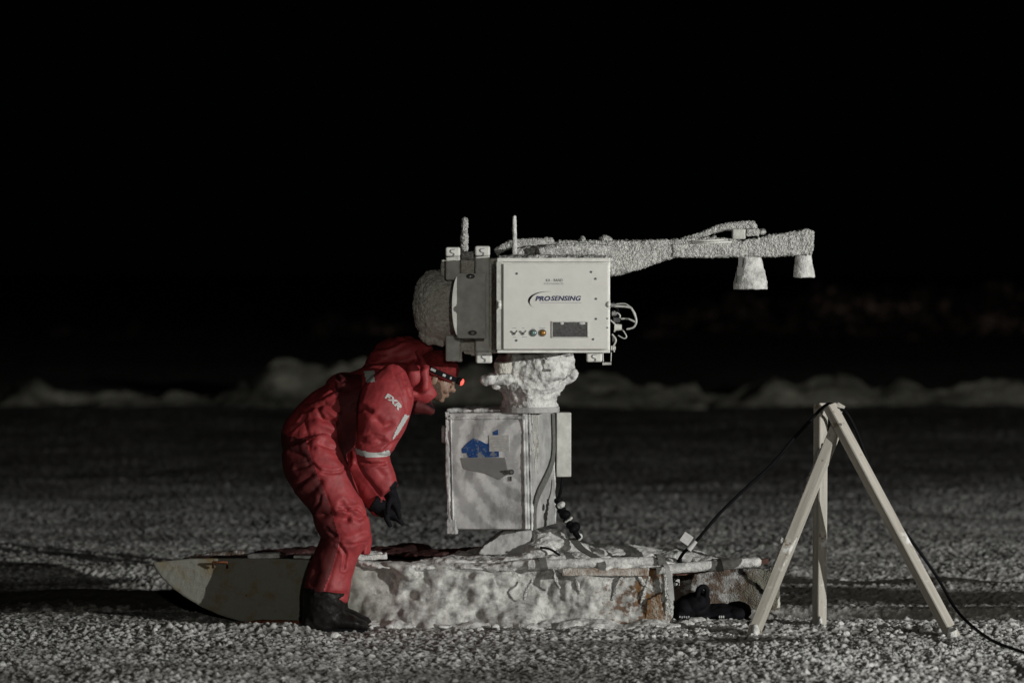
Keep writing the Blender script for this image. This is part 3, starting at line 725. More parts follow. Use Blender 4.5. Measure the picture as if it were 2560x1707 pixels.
# left-hand housing, brackets, plate and round antenna (in the shade of the case)
bm = bmesh.new(); boxpx(bm, 1152, 648, 1243, 868, 16.12, 16.45); boxpx(bm, 1102, 648, 1160, 700, 16.16, 16.42); boxpx(bm, 1196, 646, 1244, 880, 16.06, 16.46)
me = rimed(bm, .006, .002, 60, .006, 14, 0, 41); obj('rear_housing', me, 'rime_dim', radar, smooth=True)
for (x0, x1, y0, y1) in ((1114,1150,618,700),(1114,1150,838,903),(1188,1224,616,907)):
    bm = bmesh.new(); boxpx(bm, x0, y0, x1, y1, 16.04, 16.08)
    br = obj('bracket', bm, 'grey_paint', radar, bevel=.008, seg=3)
for (x0, x1, y0, y1) in ((1113.5,1150.5,618,641),(1187,1225,615,640),(1190,1230,878,908),(1466,1506,879,905)):
    yf = 15.98 if y0 < 700 else (15.80 if x0 < 1300 else 15.73)
    bm = bmesh.new(); boxpx(bm, x0, y0, x1, y1, yf, yf+.05)
    lug = obj('lifting_lug', bm, 'white_edge', radar, bevel=.009, seg=3)
    cx, cy = (x0+x1)/2, (y0+y1)/2+2
    bm = bmesh.new(); add_tube(bm, smooth_path([P(cx+6,cy-8,yf-.003), P(cx-4,cy-6,yf-.004), P(cx-3,cy, yf-.004), P(cx+4,cy+3,yf-.004), P(cx+3,cy+10,yf-.004)],5), M(1.1)); obj('clip', bm, 'ink_pale', lug, smooth=True)
bm = bmesh.new()
pts = [(1216,683)]+[(1150+0-20*math.sin(math.radians(a))-0, 764-81*math.cos(math.radians(a))) for a in range(0, 181, 10)]+[(1216,845)]
add_px_prism(bm, pts, 15.90, 15.845, 15.90); pl = obj('cover_plate', bm, 'grey_paint', radar, bevel=.002)
for (px, py) in ((1176,691),(1181,832)):
    bm = bmesh.new(); add_ball(bm, P(px, py, 15.843), 1, (M(11), .006, M(6))); k_ = obj('plate_bolt', bm, 'dark_steel', pl, smooth=True)
    bm = bmesh.new(); add_ball(bm, P(px, py, 15.838), 1, (M(4), .006, M(4))); obj('bolt_head', bm, 'steel', k_, smooth=True)
bm = bmesh.new(); boxpx(bm, 1213, 690, 1216, 845, 15.842, 15.847); obj('plate_seam', bm, 'dark_steel', pl)
# round radome facing left
bm = bmesh.new(); prof = [(1150,86),(1128,88),(1105,90),(1085,88),(1068,82),(1052,70),(1042,52),(1036,32),(1033,10)]
rings = []
for (px, r_) in prof:
    c = P(px, 763, 16.25); rr_ = M(r_)
    rings.append([bm.verts.new(c+Vector((0, math.cos(a)*rr_, math.sin(a)*rr_))) for a in [2*math.pi*k/32 for k in range(32)]])
for A, B in zip(rings, rings[1:]):
    for k in range(32): bm.faces.new((A[k], A[(k+1)%32], B[(k+1)%32], B[k]))
bm.faces.new(rings[0][::-1]); bm.faces.new(rings[-1])
for (px, py, r_) in [(1075,846,16),(1095,852,12),(1105,858,9),(1062,835,14),(1120,690,14)]: add_ball(bm, P(px, py, 16.22), M(r_))
obj('radome', rimed(bm, .005, .006, 65, .006, 14, 0, 51), 'rime_dim', radar, smooth=True)['label'] = 'round radome thick with grey rime'
bm = bmesh.new(); boxpx(bm, 1118, 845, 1152, 884, 16.10, 16.16); boxpx(bm, 1130, 880, 1155, 904, 16.10, 16.14); boxpx(bm, 1155, 845, 1190, 878, 16.12, 16.2)
for k in range(7): add_cyl(bm, P(1160+k*5, 874, 16.15), P(1161+k*5, 884+6*random.random(), 16.15), M(3), M(.8), 8)
obj('lower_bracket', rimed(bm, .005, .002, 70, .006, 20, 0, 55), 'rime_dim', radar, smooth=True)

# antennas
bm = bmesh.new(); add_cyl(bm, P(1160,636,16.2), P(1162,552,16.2), M(9.5), M(7.5), 24); add_ball(bm, P(1162,552,16.2), M(7.5))
obj('rod_antenna', rimed(bm, .004, .005, 100, .002, 30, 0, 61), 'rime', radar, smooth=True)['label'] = 'thick frosted rod antenna, left of the two'
bm = bmesh.new(); add_cyl(bm, P(1287,640,16.1), P(1286,545,16.1), M(6.6), M(4.8), 24); add_ball(bm, P(1286,543,16.1), M(4.9)); add_ball(bm, P(1289,643,16.1), 1, (M(22),.04,M(8)))
obj('rod_antenna', rimed(bm, .0035, .0015, 90, .001, 30, 1, 62), 'snow_cake', radar, smooth=True)['label'] = 'slim smooth white rod antenna'
bm = bmesh.new(); boxpx(bm, 1153, 630, 1190, 650, 16.1, 16.3); obj('antenna_base', rimed(bm, .005, .003, 60, .006, 20), 'rime', radar, smooth=True)

# arm
ARM = [(1330,612),(1400,604),(1530,603),(1620,602),(1700,599),(1770,594),(1815,597),(1852,604),(1880,598),(1930,588),(1985,579),(2018,574),(2031,580),(2030,622),(2026,637),(1985,638),(1930,640),(1860,641),(1760,643),(1690,642),(1650,653),(1600,672),(1555,685),(1526,688),(1420,690),(1330,660)]
bm = bmesh.new(); add_px_prism(bm, ARM, 16.45, 16.39, 16.51)
obj('arm', rimed(bm, .0045, .007, 72, .003, 25, 0, 71), 'rime', radar, smooth=True)['label'] = 'long tapering arm furred with rime'
bm = bmesh.new(); add_px_prism(bm, [(1682,612),(1740,606),(1860,606),(1860,642),(1682,642)], 16.39, 16.378, 16.39)
obj('arm_plate', rimed(bm, .0045, .003, 60, .006, 25, 0, 72), 'rime', radar, smooth=True)
for (x0, y0, x1, y1) in [(1730,603,1810,600),(1735,608,1830,605)]:
    bm = bmesh.new(); add_cyl(bm, P(x0,y0,16.37), P(x1,y1,16.37), M(2)); obj('cable', bm, 'white_edge', radar, smooth=True)
# frosted feed tubes on top of the case, left end of the arm
bm = bmesh.new()
add_tube(bm, smooth_path([P(1238,632,16.3), P(1262,617,16.3), P(1300,609,16.32), P(1345,607,16.35), P(1380,606,16.4)], 6), M(11))
add_tube(bm, smooth_path([P(1290,634,16.2), P(1350,626,16.25), P(1400,622,16.3)], 6), M(13))
add_tube(bm, smooth_path([P(1345,634,16.15), P(1430,622,16.2), P(1530,630,16.3)], 6), M(16))
obj('feed_tube', rimed(bm, .005, .005, 75, .004, 20, 0, 73), 'rime', radar, smooth=True)
for (px, py, a, b_) in [(1457,600,8,10),(1514,598,17,9),(1785,595,6,6)]:
    bm = bmesh.new(); add_ball(bm, P(px, py, 16.42), 1, (M(a), .03, M(b_))); obj('frost_knob', rimed(bm, .004, .003, 90, .003, 40), 'rime', radar, smooth=True)
# feed arm up to the horn mount
bm = bmesh.new(); add_tube(bm, smooth_path([P(1690,602,16.44), P(1750,588,16.44), P(1800,570,16.44), P(1850,564,16.44), P(1886,564,16.44)], 6), [M(4+min(7, i*.45)) for i in range(25)], 12)
add_ball(bm, P(1883,566,16.44), M(10)); boxpx(bm, 1866, 572, 1896, 590, 16.39, 16.49); add_ball(bm, P(1903,580,16.44), 1, (M(11), .04, M(8)))
obj('horn_feed', rimed(bm, .004, .004, 85, .003, 30, 0, 74), 'rime', radar, smooth=True)
bm = bmesh.new(); boxpx(bm, 1831, 573, 1864, 598, 16.385, 16.49); obj('feed_box', rimed(bm, .004, .0012, 60, .001, 30, 1, 75), 'grey_paint', radar, smooth=True)
def horn(cx, y0, y1, r0, r1, lip, seed, lab):
    bm = bmesh.new(); c0, c1, c2 = P(cx[0], y0, 16.45), P(cx[1], lip, 16.45), P(cx[1], y1, 16.45)
    add_cyl(bm, c1, c0, M(r1), M(r0), 40); add_cyl(bm, c2, c1, M(r1+.6), M(r1), 40)
    me = rimed(bm, .0045, .0018, 55, .0025, 22, 0, seed); o = obj('horn', me, 'snow_cake', radar, smooth=True); o['label'] = lab
horn((1875,1876), 642, 723, 28, 43, 706, 81, 'larger cone horn, nearer the box')
horn((2009,2009.5), 624, 694, 18, 28, 686, 82, 'smaller cone horn at the arm tip')
bm = bmesh.new()
boxpx(bm, 1846, 642, 1856, 690, 16.33, 16.36); add_tube(bm, smooth_path([P(1862,645,16.33), P(1858,668,16.33), P(1846,690,16.33), P(1842,706,16.34)], 5), M(3)); boxpx(bm, 1843, 668, 1858, 690, 16.32, 16.36)
obj('horn_bracket', bm, 'dark_steel', radar)
# connectors and cable loops on the right side of the case
cc = MAT['cable_grey'] = plain('cable_grey', (.42,.42,.40), .4, .2, .2, 80)
loops = [([(1535,765),(1560,766),(1578,769)],3.2,15.98),([(1578,769),(1586,785),(1591,803),(1584,818),(1566,823)],2.6,15.98),([(1552,797),(1570,797),(1590,806)],2.6,16.02),
         ([(1540,760),(1565,760),(1585,778),(1592,800)],1.6,16.1),([(1555,822),(1566,840),(1560,846),(1545,838)],1.7,16.0),([(1530,835),(1540,850),(1533,868),(1536,880)],2.2,15.95),
         ([(1532,755),(1545,775),(1548,800),(1540,815)],3,16.08),([(1534,778),(1550,788),(1544,806)],2,16.0),([(1528,880),(1527,905)],1.6,15.95),([(1507,880),(1508,905)],1.6,15.95),([(1526,800),(1538,812),(1536,830)],2.2,15.97)]
for pts, r_, Y in loops:
    bm = bmesh.new(); add_tube(bm, smooth_path([P(a, b, Y) for a, b in pts], 6), M(r_), 8); obj('cable', bm, cc if r_ != 3 else 'black_rubber', radar, smooth=True)
for (px, py, a, b_, m_) in [(1542,800,8,7,'dark_steel'),(1545,818,9,9,'grey_paint'),(1536,784,6,6,'steel'),(1534,763,6,5,'steel'),(1533,870,6,6,'grey_paint'),(1517,909,11,4,'grey_paint'),(1536,848,5,7,'dark_steel')]:
    bm = bmesh.new(); c = P(px, py, 15.98); add_cyl(bm, c+Vector((-M(a),0,0)), c+Vector((M(a),0,0)), M(b_), M(b_*.8), 12); obj('connector', bm, m_, radar, bevel=.001)

# ================================================================== TRIPOD OF LUMBER
tp = thing('lumber_tripod', P(2080, 1580, 16.2), 'tripod of three raw lumber legs standing in the snow right of the sled', 'tripod')
def lumber(name, a, b, wdt, dpt, roll, lab=None, frost=True):
    d = (a-b); q = d.to_track_quat('Z', 'Y').to_matrix() @ Matrix.Rotation(roll, 3, 'Z')
    me = bpy.data.meshes.new(name); bm = bmesh.new(); bmesh.ops.create_cube(bm, size=1, matrix=Matrix.Diagonal((wdt, dpt, d.length, 1)))
    bmesh.ops.bevel(bm, geom=bm.edges[:], offset=.003, segments=2, affect='EDGES'); bm.to_mesh(me); bm.free()
    o = bpy.data.objects.new(name, me); link(o, tp); o.location = (a+b)/2-world_of(tp); o.rotation_euler = q.to_euler(); finish_mesh(me, MAT['wood'], False)
    if lab: o['label'] = lab
    return o
A0, A1 = P(2098,1052,16.12), P(1876,1604,15.76)
B0, B1 = P(2074,1014,16.06), P(2394,1612,15.74)
C0, C1 = P(2052,1008,16.30), P(2048,1590,16.2)
lumber('leg', A0, A1, .045, .07, .55, 'left leg, leaning left')
lumber('leg', B0, B1, .052, .05, -.45, 'right leg, splayed to the right')
lumber('leg', C0, C1, .045, .07, .5, 'middle back leg, almost upright')
bm = bmesh.new(); add_box(bm, P(2097,1019,16.15), (M(22), .07, M(22)), Matrix.Rotation(.5, 3, 'Y')); obj('end_block', bm, 'wood', tp, bevel=.003)
for (px, py, Y) in [(2101,1061,16.0),(2137,1130,16.0)]:
    bm = bmesh.new(); add_cyl(bm, P(px, py, Y+.04), P(px, py, Y), M(4)); obj('bolt', bm, 'dark_steel', tp)
for foot in ([(1878,1600,15.74,26,14),(1862,1604,15.73,18,10),(1888,1582,15.74,9,22)],[(2047,1578,16.12,22,12),(2050,1560,16.16,8,22)],[(2392,1604,15.72,32,15),(2380,1588,15.72,12,22),(2415,1608,15.7,20,9)]):
    bm = bmesh.new()
    for (px, py, Y, a, b_) in foot: add_ball(bm, P(px, py, Y), 1, (M(a), .035, M(b_)))
    obj('foot_snow', rimed(bm, .005, .003, 70, .006, 25, 1, 91), 'snow_cake', tp, smooth=True)
bm = bmesh.new()
for k in range(26):
    t = k/25; p = A0.lerp(A1, .12+.56*t); add_ball(bm, p+Vector((-.028, .0, 0)), .007+.006*random.random(), (.8, 1.2, 1.9))
add_ball(bm, A0.lerp(A1, .57)+Vector((-.034, .0, 0)), .016, (.9,1.3,2.6))
obj('leg_frost', rimed(bm, .004, .003, 90, .003, 40, 0, 92), 'rime', tp, smooth=True)

# cable over the tripod
cable = thing('power_cable', P(1700,1400,16.2), 'thin black cable strung from the sled over the tripod top and down to the snow', 'cable')
cp = [P(1696,1402,16.3), P(1710,1380,16.25), P(1742,1350,16.2), P(1800,1282,16.2), P(1870,1215,16.2), P(1930,1160,16.2), P(1985,1095,16.2), P(2025,1052,16.22), P(2055,1020,16.2), P(2075,1010,16.1),P(2095,1022,16.05), P(2115,1030,16.15), P(2140,1075,16.15), P(2165,1140,16.13), P(2200,1230,16.1), P(2250,1310,16.08),
      P(2300,1380,16.06), P(2345,1445,16.05), P(2385,1515,15.95), P(2425,1560,15.68), P(2480,1600,15.05), P(2530,1620,14.75), P(2600,1645,14.35), P(2800,1720,13.3)]
q = smooth_path(cp, 6)
bm = bmesh.new(); add_tube(bm, q, [M(4.2 if i < 56 else 4) for i in range(len(q))], 10); obj('wire', bm, 'black_rubber', cable, smooth=True)
bm = bmesh.new(); a, b = P(1710,1346,16.2), P(1722,1362,16.18)
add_box(bm, P(1716,1346,16.18), (M(26), .012, M(26)), Matrix.Rotation(.6, 3, 'Y')); tg = obj('cable_tag', bm, 'tag_white', cable, bevel=.002)
bm = bmesh.new(); add_cyl(bm, P(1722,1374,16.2), P(1740,1352,16.2), M(7), M(5)); obj('connector', bm, 'tag_white', cable)
bm = bmesh.new(); add_cyl(bm, P(1698,1408,16.28), P(1701,1396,16.28), M(5)); obj('plug', bm, 'black_rubber', cable)
# cable clip with print hanging at the back corner of the sled
bm = bmesh.new()
add_box(bm, P(1692,1455,16.14), (M(14), .01, M(16)))
hk = obj('hook_buckle', bm, 'tag_white', sled, bevel=.003)
bm = bmesh.new(); add_tube(bm, smooth_path([P(1686,1437,16.13),P(1696,1442,16.12),P(1686,1452,16.12),P(1697,1458,16.12),P(1688,1470,16.12)],5), M(2)); obj('hook', bm, 'black_rubber', hk, smooth=True)

# ================================================================== PERSON
person = thing('person', P(820,1580,16.05), 'person in red insulated coverall and headlamp bending forward beside the sled', 'person')
Nn, Fr = 16.06, 16.34            # near and far leg distance
NEARLEG = [(775,1110,16.12,72,.12),(788,1150,16.10,80,.13),(804,1190,16.08,76,.125),(836,1250,16.06,65,.115),(852,1292,16.05,66,.108),(868,1332,16.05,58,.10),(850,1368,16.06,52,.095),(830,1420,16.06,54,.095),(818,1465,16.06,57,.10),(813,1494,16.06,57,.10)]
FARLEG = [(a+8, b-4, c+.15, d*.86, e) for a, b, c, d, e in NEARLEG]
TORSO = [(752,1160,16.23,48,.15),(774,1118,16.23,80,.20),(808,1072,16.24,85,.20),(858,1036,16.25,84,.20),(912,1004,16.26,82,.205),(962,975,16.27,74,.20),(1005,956,16.28,56,.16),(1035,948,16.29,42,.12)]
NARM = [(985,938,16.12,34,.08),(975,975,16.06,62,.10),(962,1020,16.02,68,.10),(952,1060,16.0,62,.095),(940,1100,15.99,49,.09),(930,1128,15.99,40,.08),(938,1160,15.99,39,.075),(957,1195,15.99,34,.065),(975,1226,15.98,27,.055)]
FARM = [(985,960,16.44,45,.08),(950,1040,16.46,46,.085),(915,1110,16.44,42,.08),(893,1168,16.40,36,.075),(922,1218,16.33,33,.07),(944,1248,16.29,32,.06),(960,1268,16.26,30,.055)]
COLLAR = [(1008,945,16.28,58,.15),(1035,958,16.29,50,.13),(1058,975,16.3,42,.105),(1073,992,16.31,34,.085)]
bm = bmesh.new()
for st in (NEARLEG, FARLEG, TORSO, NARM, FARM, COLLAR): add_loft(bm, st)
add_ball(bm, P(880,978,16.27), 1, (M(66), .19, M(44)), Matrix.Rotation(.35, 3, 'Y'))
me = voxel(bm, .006, 2)
seams = [([(762,1052),(775,1098),(776,1130),(800,1190),(822,1245),(838,1292)], .010, .006),
         ([(852,1345),(842,1385),(828,1430),(812,1488)], .010, .007),
         ([(800,1020),(842,1055),(850,1100),(864,1160)], .009, .006),
         ([(842,1090),(862,1120),(868,1150)], .006, .008),
         ([(838,1352),(870,1356),(915,1352)], .006, .006),
         ([(770,1102),(800,1110),(840,1120)], .006, .006),
         ([(905,1092),(930,1080),(960,1086)], .006, .006),
         ([(985,930),(1000,960),(1012,1000),(1024,1040)], .006, .004)]
def seg_dist(x, z, pl):
    best = np.full(len(x), 9.)
    for (a, b) in zip(pl, pl[1:]):
        A = P(a[0], a[1], 16.05); B = P(b[0], b[1], 16.05); dx, dz = B.x-A.x, B.z-A.z; L2 = dx*dx+dz*dz
        t = np.clip(((x-A.x)*dx+(z-A.z)*dz)/L2, 0, 1); best = np.minimum(best, np.hypot(x-A.x-t*dx, z-A.z-t*dz))
    return best
def z1(*q): return [(660+a/3.136, 820+b/3.136) for a, b in q]
def z4(*q): return [(660+a/3.5625, 1200+b/3.5625) for a, b in q]
creases = [z1((300,590),(450,560),(600,470)), z1((330,650),(480,600),(590,650)), z1((230,750),(400,690),(560,745)), z1((190,820),(330,690)), z1((430,650),(470,720),(560,750)),
  z1((235,880),(380,850)), z1((260,1095),(390,1060),(440,1110)), z1((255,1240),(380,1150)), z1((470,900),(560,960),(640,1070)), z1((460,1120),(600,1130),(650,1095)),
  z1((330,860),(340,920),(400,930)), z1((470,1450),(560,1420)), z1((590,1400),(700,1435)), z1((770,860),(880,845),(960,875)), z1((780,885),(850,905),(930,890)), z1((1100,370),(1140,480),(1150,530)),
  z1((980,270),(1080,350),(1120,440)), z1((800,1050),(900,1085),(960,1150)), z1((760,1020),(850,1060),(950,1050)), z1((700,1080),(800,1150),(900,1270),(960,1400)), z1((380,410),(480,470),(620,480)),
  z1((540,380),(600,430),(640,420)), z1((740,640),(790,620),(860,640)), z1((900,700),(960,760),(1010,740)), z1((940,940),(1000,890),(1050,860)),
  z1((210,960),(330,1000),(360,1060)), z1((300,1330),(400,1260),(440,1200)), z1((380,1440),(450,1350),(460,1290)),
  z4((490,300),(600,270)), z4((640,470),(760,500),(900,440)), z4((580,400),(640,470)), z4((700,200),(760,280),(750,340)), z4((530,290),(640,310),(740,340)), z4((740,250),(840,240),(900,300)),
  z4((790,300),(860,330),(920,310)), z4((470,700),(500,800),(440,900)), z4((690,560),(740,640),(720,760)), z4((560,1010),(640,980),(760,1010)), z4((880,560),(820,620),(790,700))]
def suit_disp(co, no):
    x, y, z = co[:,0], co[:,1], co[:,2]
    wrp = .05*np.stack([vnoise(co*7, 1), vnoise(co*7, 2), vnoise(co*7, 3)], 1)
    c = co+wrp
    # folds run across the limbs: finer in height than in breadth
    a = math.radians(20)
    u = np.stack([(c[:,0]*math.cos(a)-c[:,2]*math.sin(a))*5.5, c[:,1]*5, (c[:,0]*math.sin(a)+c[:,2]*math.cos(a))*15], 1)
    r1 = 1-np.abs(vnoise(u, 5))*2.2
    u2 = np.stack([c[:,0]*12, c[:,1]*10, c[:,2]*30], 1)
    r2 = 1-np.abs(vnoise(u2, 6))*2.2
    gate = .35+.65*np.clip(.5+.9*vnoise(co*4, 8), 0, 1)
    # more creases at hip, knee, elbow and ankle
    joint = np.zeros_like(x)
    for (a_, b_, r_) in [(860,1335,.10),(790,1110,.13),(935,1130,.09),(985,1010,.06),(820,1480,.09),(830,1000,.12)]:
        q_ = P(a_, b_, 16.05); joint = np.maximum(joint, np.exp(-((x-q_.x)**2+(z-q_.z)**2)/r_**2))
    d = gate*(.12+.45*joint)*(.010*r1+.006*r2)+.008*fbm(co*7, 15, 2)+.0010*fbm(co*45, 16, 3)
    nearside = np.clip(-no[:,1]*1.5, 0, 1)
    for k, pl_ in enumerate(creases):
        sd = seg_dist(x+.006*fbm(co*14, 31, 2), z+.006*fbm(co*14, 33, 2), pl_); w_ = .0065+.004*(k % 3); am = .55+.5*_h(np.array([k]), np.array([3]), np.array([1]), 5)[0]
        d = d+nearside*am*(-.011*np.exp(-(sd/w_)**2)+.004*np.exp(-((sd-2.3*w_)/(1.4*w_))**2))
    for pl_, w_, dep_ in seams: d = d-dep_*np.exp(-(seg_dist(x, z, pl_)/w_)**2)*nearside
    return d
displace(me, suit_disp)
suit = obj('coverall', me, 'red_cloth', person, smooth=True)
# inner body with head, one continuous skin
HP = math.radians(24)          # head pitched down, looking at the cabinet
Hc = P(1092, 944, 16.31)
Hr = Matrix.Rotation(HP, 3, 'Y')
def H(x, y, z): return Hc + Hr @ Vector((x, y, z))
bm = bmesh.new()
def hb(x, y, z, sx, sy, sz): add_ball(bm, H(x, y, z), 1, (sx, sy, sz), Hr)
hb(-.012,0,.02,.088,.072,.088); hb(.035,0,-.02,.052,.060,.060); hb(.036,0,-.062,.042,.050,.040); hb(.056,0,-.086,.022,.026,.016)
hb(.015,0,-.06,.05,.057,.045); hb(.078,0,.012,.013,.045,.012); hb(.094,0,-.022,.016,.011,.014); hb(.083,0,-.006,.013,.008,.024)
hb(.081,0,-.052,.009,.022,.005); hb(.079,0,-.062,.010,.020,.006)
for s in (-1, 1):
    hb(-.005, s*.074, -.015, .016, .007, .026); hb(.070, s*.030, -.012, .010, .014, .010); hb(.064, s*.036, -.034, .018, .018, .018)
add_loft(bm, [(1085,985,16.31,22,.05),(1060,975,16.30,26,.058),(1020,960,16.28,50,.12),(950,985,16.26,55,.15),(860,1035,16.25,60,.15),(790,1110,16.23,58,.15)])
for st in (NEARLEG, FARLEG, NARM, FARM): add_loft(bm, [(a, b, c, d*.62, e*.62) for a, b, c, d, e in st[:-1]])
me = voxel(bm, .0045, 1)
body = obj('body', me, 'skin', person, smooth=True)
for s in (-1, 1):
    bm = bmesh.new(); add_ball(bm, H(.0755, s*.030, -.012), .0075); obj('eye', bm, 'black_cloth', body, smooth=True)
# hair and beard stubble on the near side of the face
bm = bmesh.new(); 
for s in (-1, 1):
    add_ball(bm, H(-.010, s*.060, -.045), 1, (.050,.020,.042), Hr); add_ball(bm, H(.020, s*.050, -.072), 1, (.044,.016,.028), Hr); add_ball(bm, H(.006, s*.066, -.032), 1, (.010,.008,.028), Hr)
add_ball(bm, H(-.05, 0, -.045), 1, (.045,.055,.045), Hr)
obj('hair', rimed(bm, .004, .002, 90, .002, 40, 0, 95), 'hair', body, smooth=True)
# knitted hat
bm = bmesh.new(); add_ball(bm, H(-.010,0,.045), 1, (.100,.086,.085), Hr); add_cyl(bm, H(-.010,0,.008), H(-.010,0,.06), .094, .097, 40)
me = voxel(bm, .005, 2); displace(me, lambda co, no: .0016*np.sin(co[:,1]*600+co[:,0]*300)+.003*fbm(co*25, 3, 2))
hat = obj('knit_hat', me, 'knit_red', person, smooth=True)
# headlamp
hl = obj('headlamp', add_box(bmesh.new(), H(.105,0,.030), (.026,.050,.034), Hr), 'black_rubber', person, bevel=.007)
bm = bmesh.new(); n = 48; rings = []
for k in range(n):
    a = 2*math.pi*k/n; c_ = Vector((math.cos(a)*.101-.010, math.sin(a)*.094, .030-.010*math.cos(a)*0))
    rings.append([bm.verts.new(H(*(c_+Vector((math.cos(a)*dx, math.sin(a)*dx, dz))))) for dx, dz in ((0,-.012),(.004,-.012),(.004,.012),(0,.012))])
for k in range(n):
    A, B = rings[k], rings[(k+1) % n]
    for j in range(4): bm.faces.new((A[j], A[(j+1)%4], B[(j+1)%4], B[j]))
obj('head_strap', bm, 'black_cloth', hl, smooth=False)
bm = bmesh.new(); add_ball(bm, H(.119,-.010,.030), 1, (.010,.018,.017), Hr); obj('red_lens', bm, 'lamp_red', hl, smooth=True)
for (x, w_, z_) in ((-.030,.026,.031),(.028,.016,.029),(.062,.010,.029)):
    a = math.acos(max(-1, min(1, (x+.010)/.106))); bm = bmesh.new()
    add_box(bm, H(x, -math.sin(a)*.102-.0, z_), (w_, .004, .012), Hr @ Matrix.Rotation(math.pi/2-a, 3, 'Z')); obj('strap_mark', bm, 'reflective', hl, bevel=.001)
# hood thrown back behind the neck
bm = bmesh.new()
add_loft(bm, [(928,926,16.32,16,.10),(948,908,16.34,32,.13),(975,892,16.36,42,.15),(1010,888,16.37,46,.15),(1040,894,16.37,46,.14),(1060,905,16.36,44,.13)])
add_ball(bm, P(1035,935,16.29), 1, (M(34), .17, M(40)))
add_tube(bm, smooth_path([P(1020,985,16.16), P(1050,985,16.17), P(1064,960,16.14), P(1062,920,16.16), P(1045,880,16.22)], 5), M(7))
me = voxel(bm, .007, 3)
displace(me, lambda co, no: .010*(1-np.abs(vnoise(co*np.array([9,8,20])+1.5*vnoise(co*8, 4)[:,None], 9))*2.2)+.006*fbm(co*14, 17, 3))
obj('hood', me, 'red_cloth', person, smooth=True)
# chin guard
bm = bmesh.new(); add_loft(bm, [(1040,1010,16.3,26,.10),(1065,1018,16.3,18,.08),(1080,1026,16.31,9,.05)]); me = voxel(bm, .006, 2)
obj('collar_flap', displace(me, lambda co, no: .004*fbm(co*20, 3, 3)), 'red_dark', person, smooth=True)
bm = bmesh.new(); add_loft(bm, [(1062,1008,16.24,6,.02),(1074,1015,16.26,6,.02),(1084,1021,16.29,4,.015)]); obj('collar_lining', voxel(bm, .004, 1), 'black_cloth', person, smooth=True)

# patches lying on the suit: faces of the coverall lifted off by a couple of millimetres
def suit_patch(name, test, mat, off=.003):
    me = suit.data; o0 = world_of(suit); bm = bmesh.new(); bm.from_mesh(me); bmesh.ops.translate(bm, verts=bm.verts, vec=o0)
    bm.normal_update()
    kill = [f for f in bm.faces if not test(f.calc_center_median(), f.normal)]
    bmesh.ops.delete(bm, geom=kill, context='FACES')
    isl = []; seen = set()                                 # keep the largest piece only
    for f in bm.faces:
        if f in seen: continue
        st = [f]; seen.add(f); cur = []
        while st:
            g = st.pop(); cur.append(g)
            for e in g.edges:
                for q in e.link_faces:
                    if q not in seen: seen.add(q); st.append(q)
        isl.append(cur)
    isl.sort(key=len)
    bmesh.ops.delete(bm, geom=[f for c in isl[:-1] for f in c], context='FACES')
    for v in bm.verts: v.co += v.normal*off
    return obj(name, bm, mat, person, smooth=True)
def band_test(c0, c1, half, ymax=16.16, rad=.16):
    A = P(*c0, 16.0); B = P(*c1, 16.0); ax = Vector((B.x-A.x, 0, B.z-A.z)).normalized(); mid = (A+B)/2
    def t(c, n):
        d = Vector((c.x-mid.x, 0, c.z-mid.z)); return abs(d.dot(ax)) < half and d.length < rad and c.y < ymax
    return t
def curved_band(c, n):          # cuff band of the upper sleeve, sagging to the front
    u = (c.x-P(930,1120,16).x)/M(36); zc = P(930,1133,16).z+.010*u*u-.006*u
    return abs(c.z-zc) < .0125 and abs(u) < 1.25 and c.y < 16.10 and P(880,1100,16).x < c.x
bm = bmesh.new(); add_loft(bm, [(905,1325,16.22,22,.06),(912,1350,16.22,17,.055),(913,1384,16.22,10,.05)])
obj('knee_flap', displace(voxel(bm, .006, 1), lambda co, no: .005*fbm(co*22, 3, 3)), 'red_cloth', person, smooth=True)
suit_patch('reflective_band', curved_band, 'reflective', .004)
def poly_test(poly, ymax):
    pts = [(P(a, b, 16.05).x, P(a, b, 16.05).z) for a, b in poly]
    def t(c, n):
        if c.y > ymax or n.y > .3: return False
        ins = False; j = len(pts)-1
        for i in range(len(pts)):
            xi, zi = pts[i]; xj, zj = pts[j]
            if (zi > c.z) != (zj > c.z) and c.x < (xj-xi)*(c.z-zi)/(zj-zi)+xi: ins = not ins
            j = i
        return ins
    return t
suit_patch('reflective_strip', poly_test([(1012,1034),(1024,1036),(1000,1076),(984,1096),(983,1090),(998,1060)], 16.3), 'reflective')
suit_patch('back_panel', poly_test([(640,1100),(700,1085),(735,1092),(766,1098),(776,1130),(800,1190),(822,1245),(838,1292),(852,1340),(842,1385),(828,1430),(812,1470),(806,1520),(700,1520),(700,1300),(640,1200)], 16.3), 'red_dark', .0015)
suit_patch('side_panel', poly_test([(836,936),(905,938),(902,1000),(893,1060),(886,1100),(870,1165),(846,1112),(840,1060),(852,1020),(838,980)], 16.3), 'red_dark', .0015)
suit_patch('shoulder_patch', poly_test([(908,930),(934,928),(940,954),(916,956)], 16.45), 'reflective')
suit_patch('cuff_tab', poly_test([(976,1215),(990,1198),(996,1206),(984,1224)], 16.2), 'black_cloth')
suit_patch('trouser_cuff', poly_test([(752,1466),(790,1466),(788,1494),(750,1494)], 16.5), 'black_cloth')
suit_patch('trouser_cuff', poly_test([(834,1472),(872,1482),(868,1500),(830,1500)], 16.5), 'black_cloth')
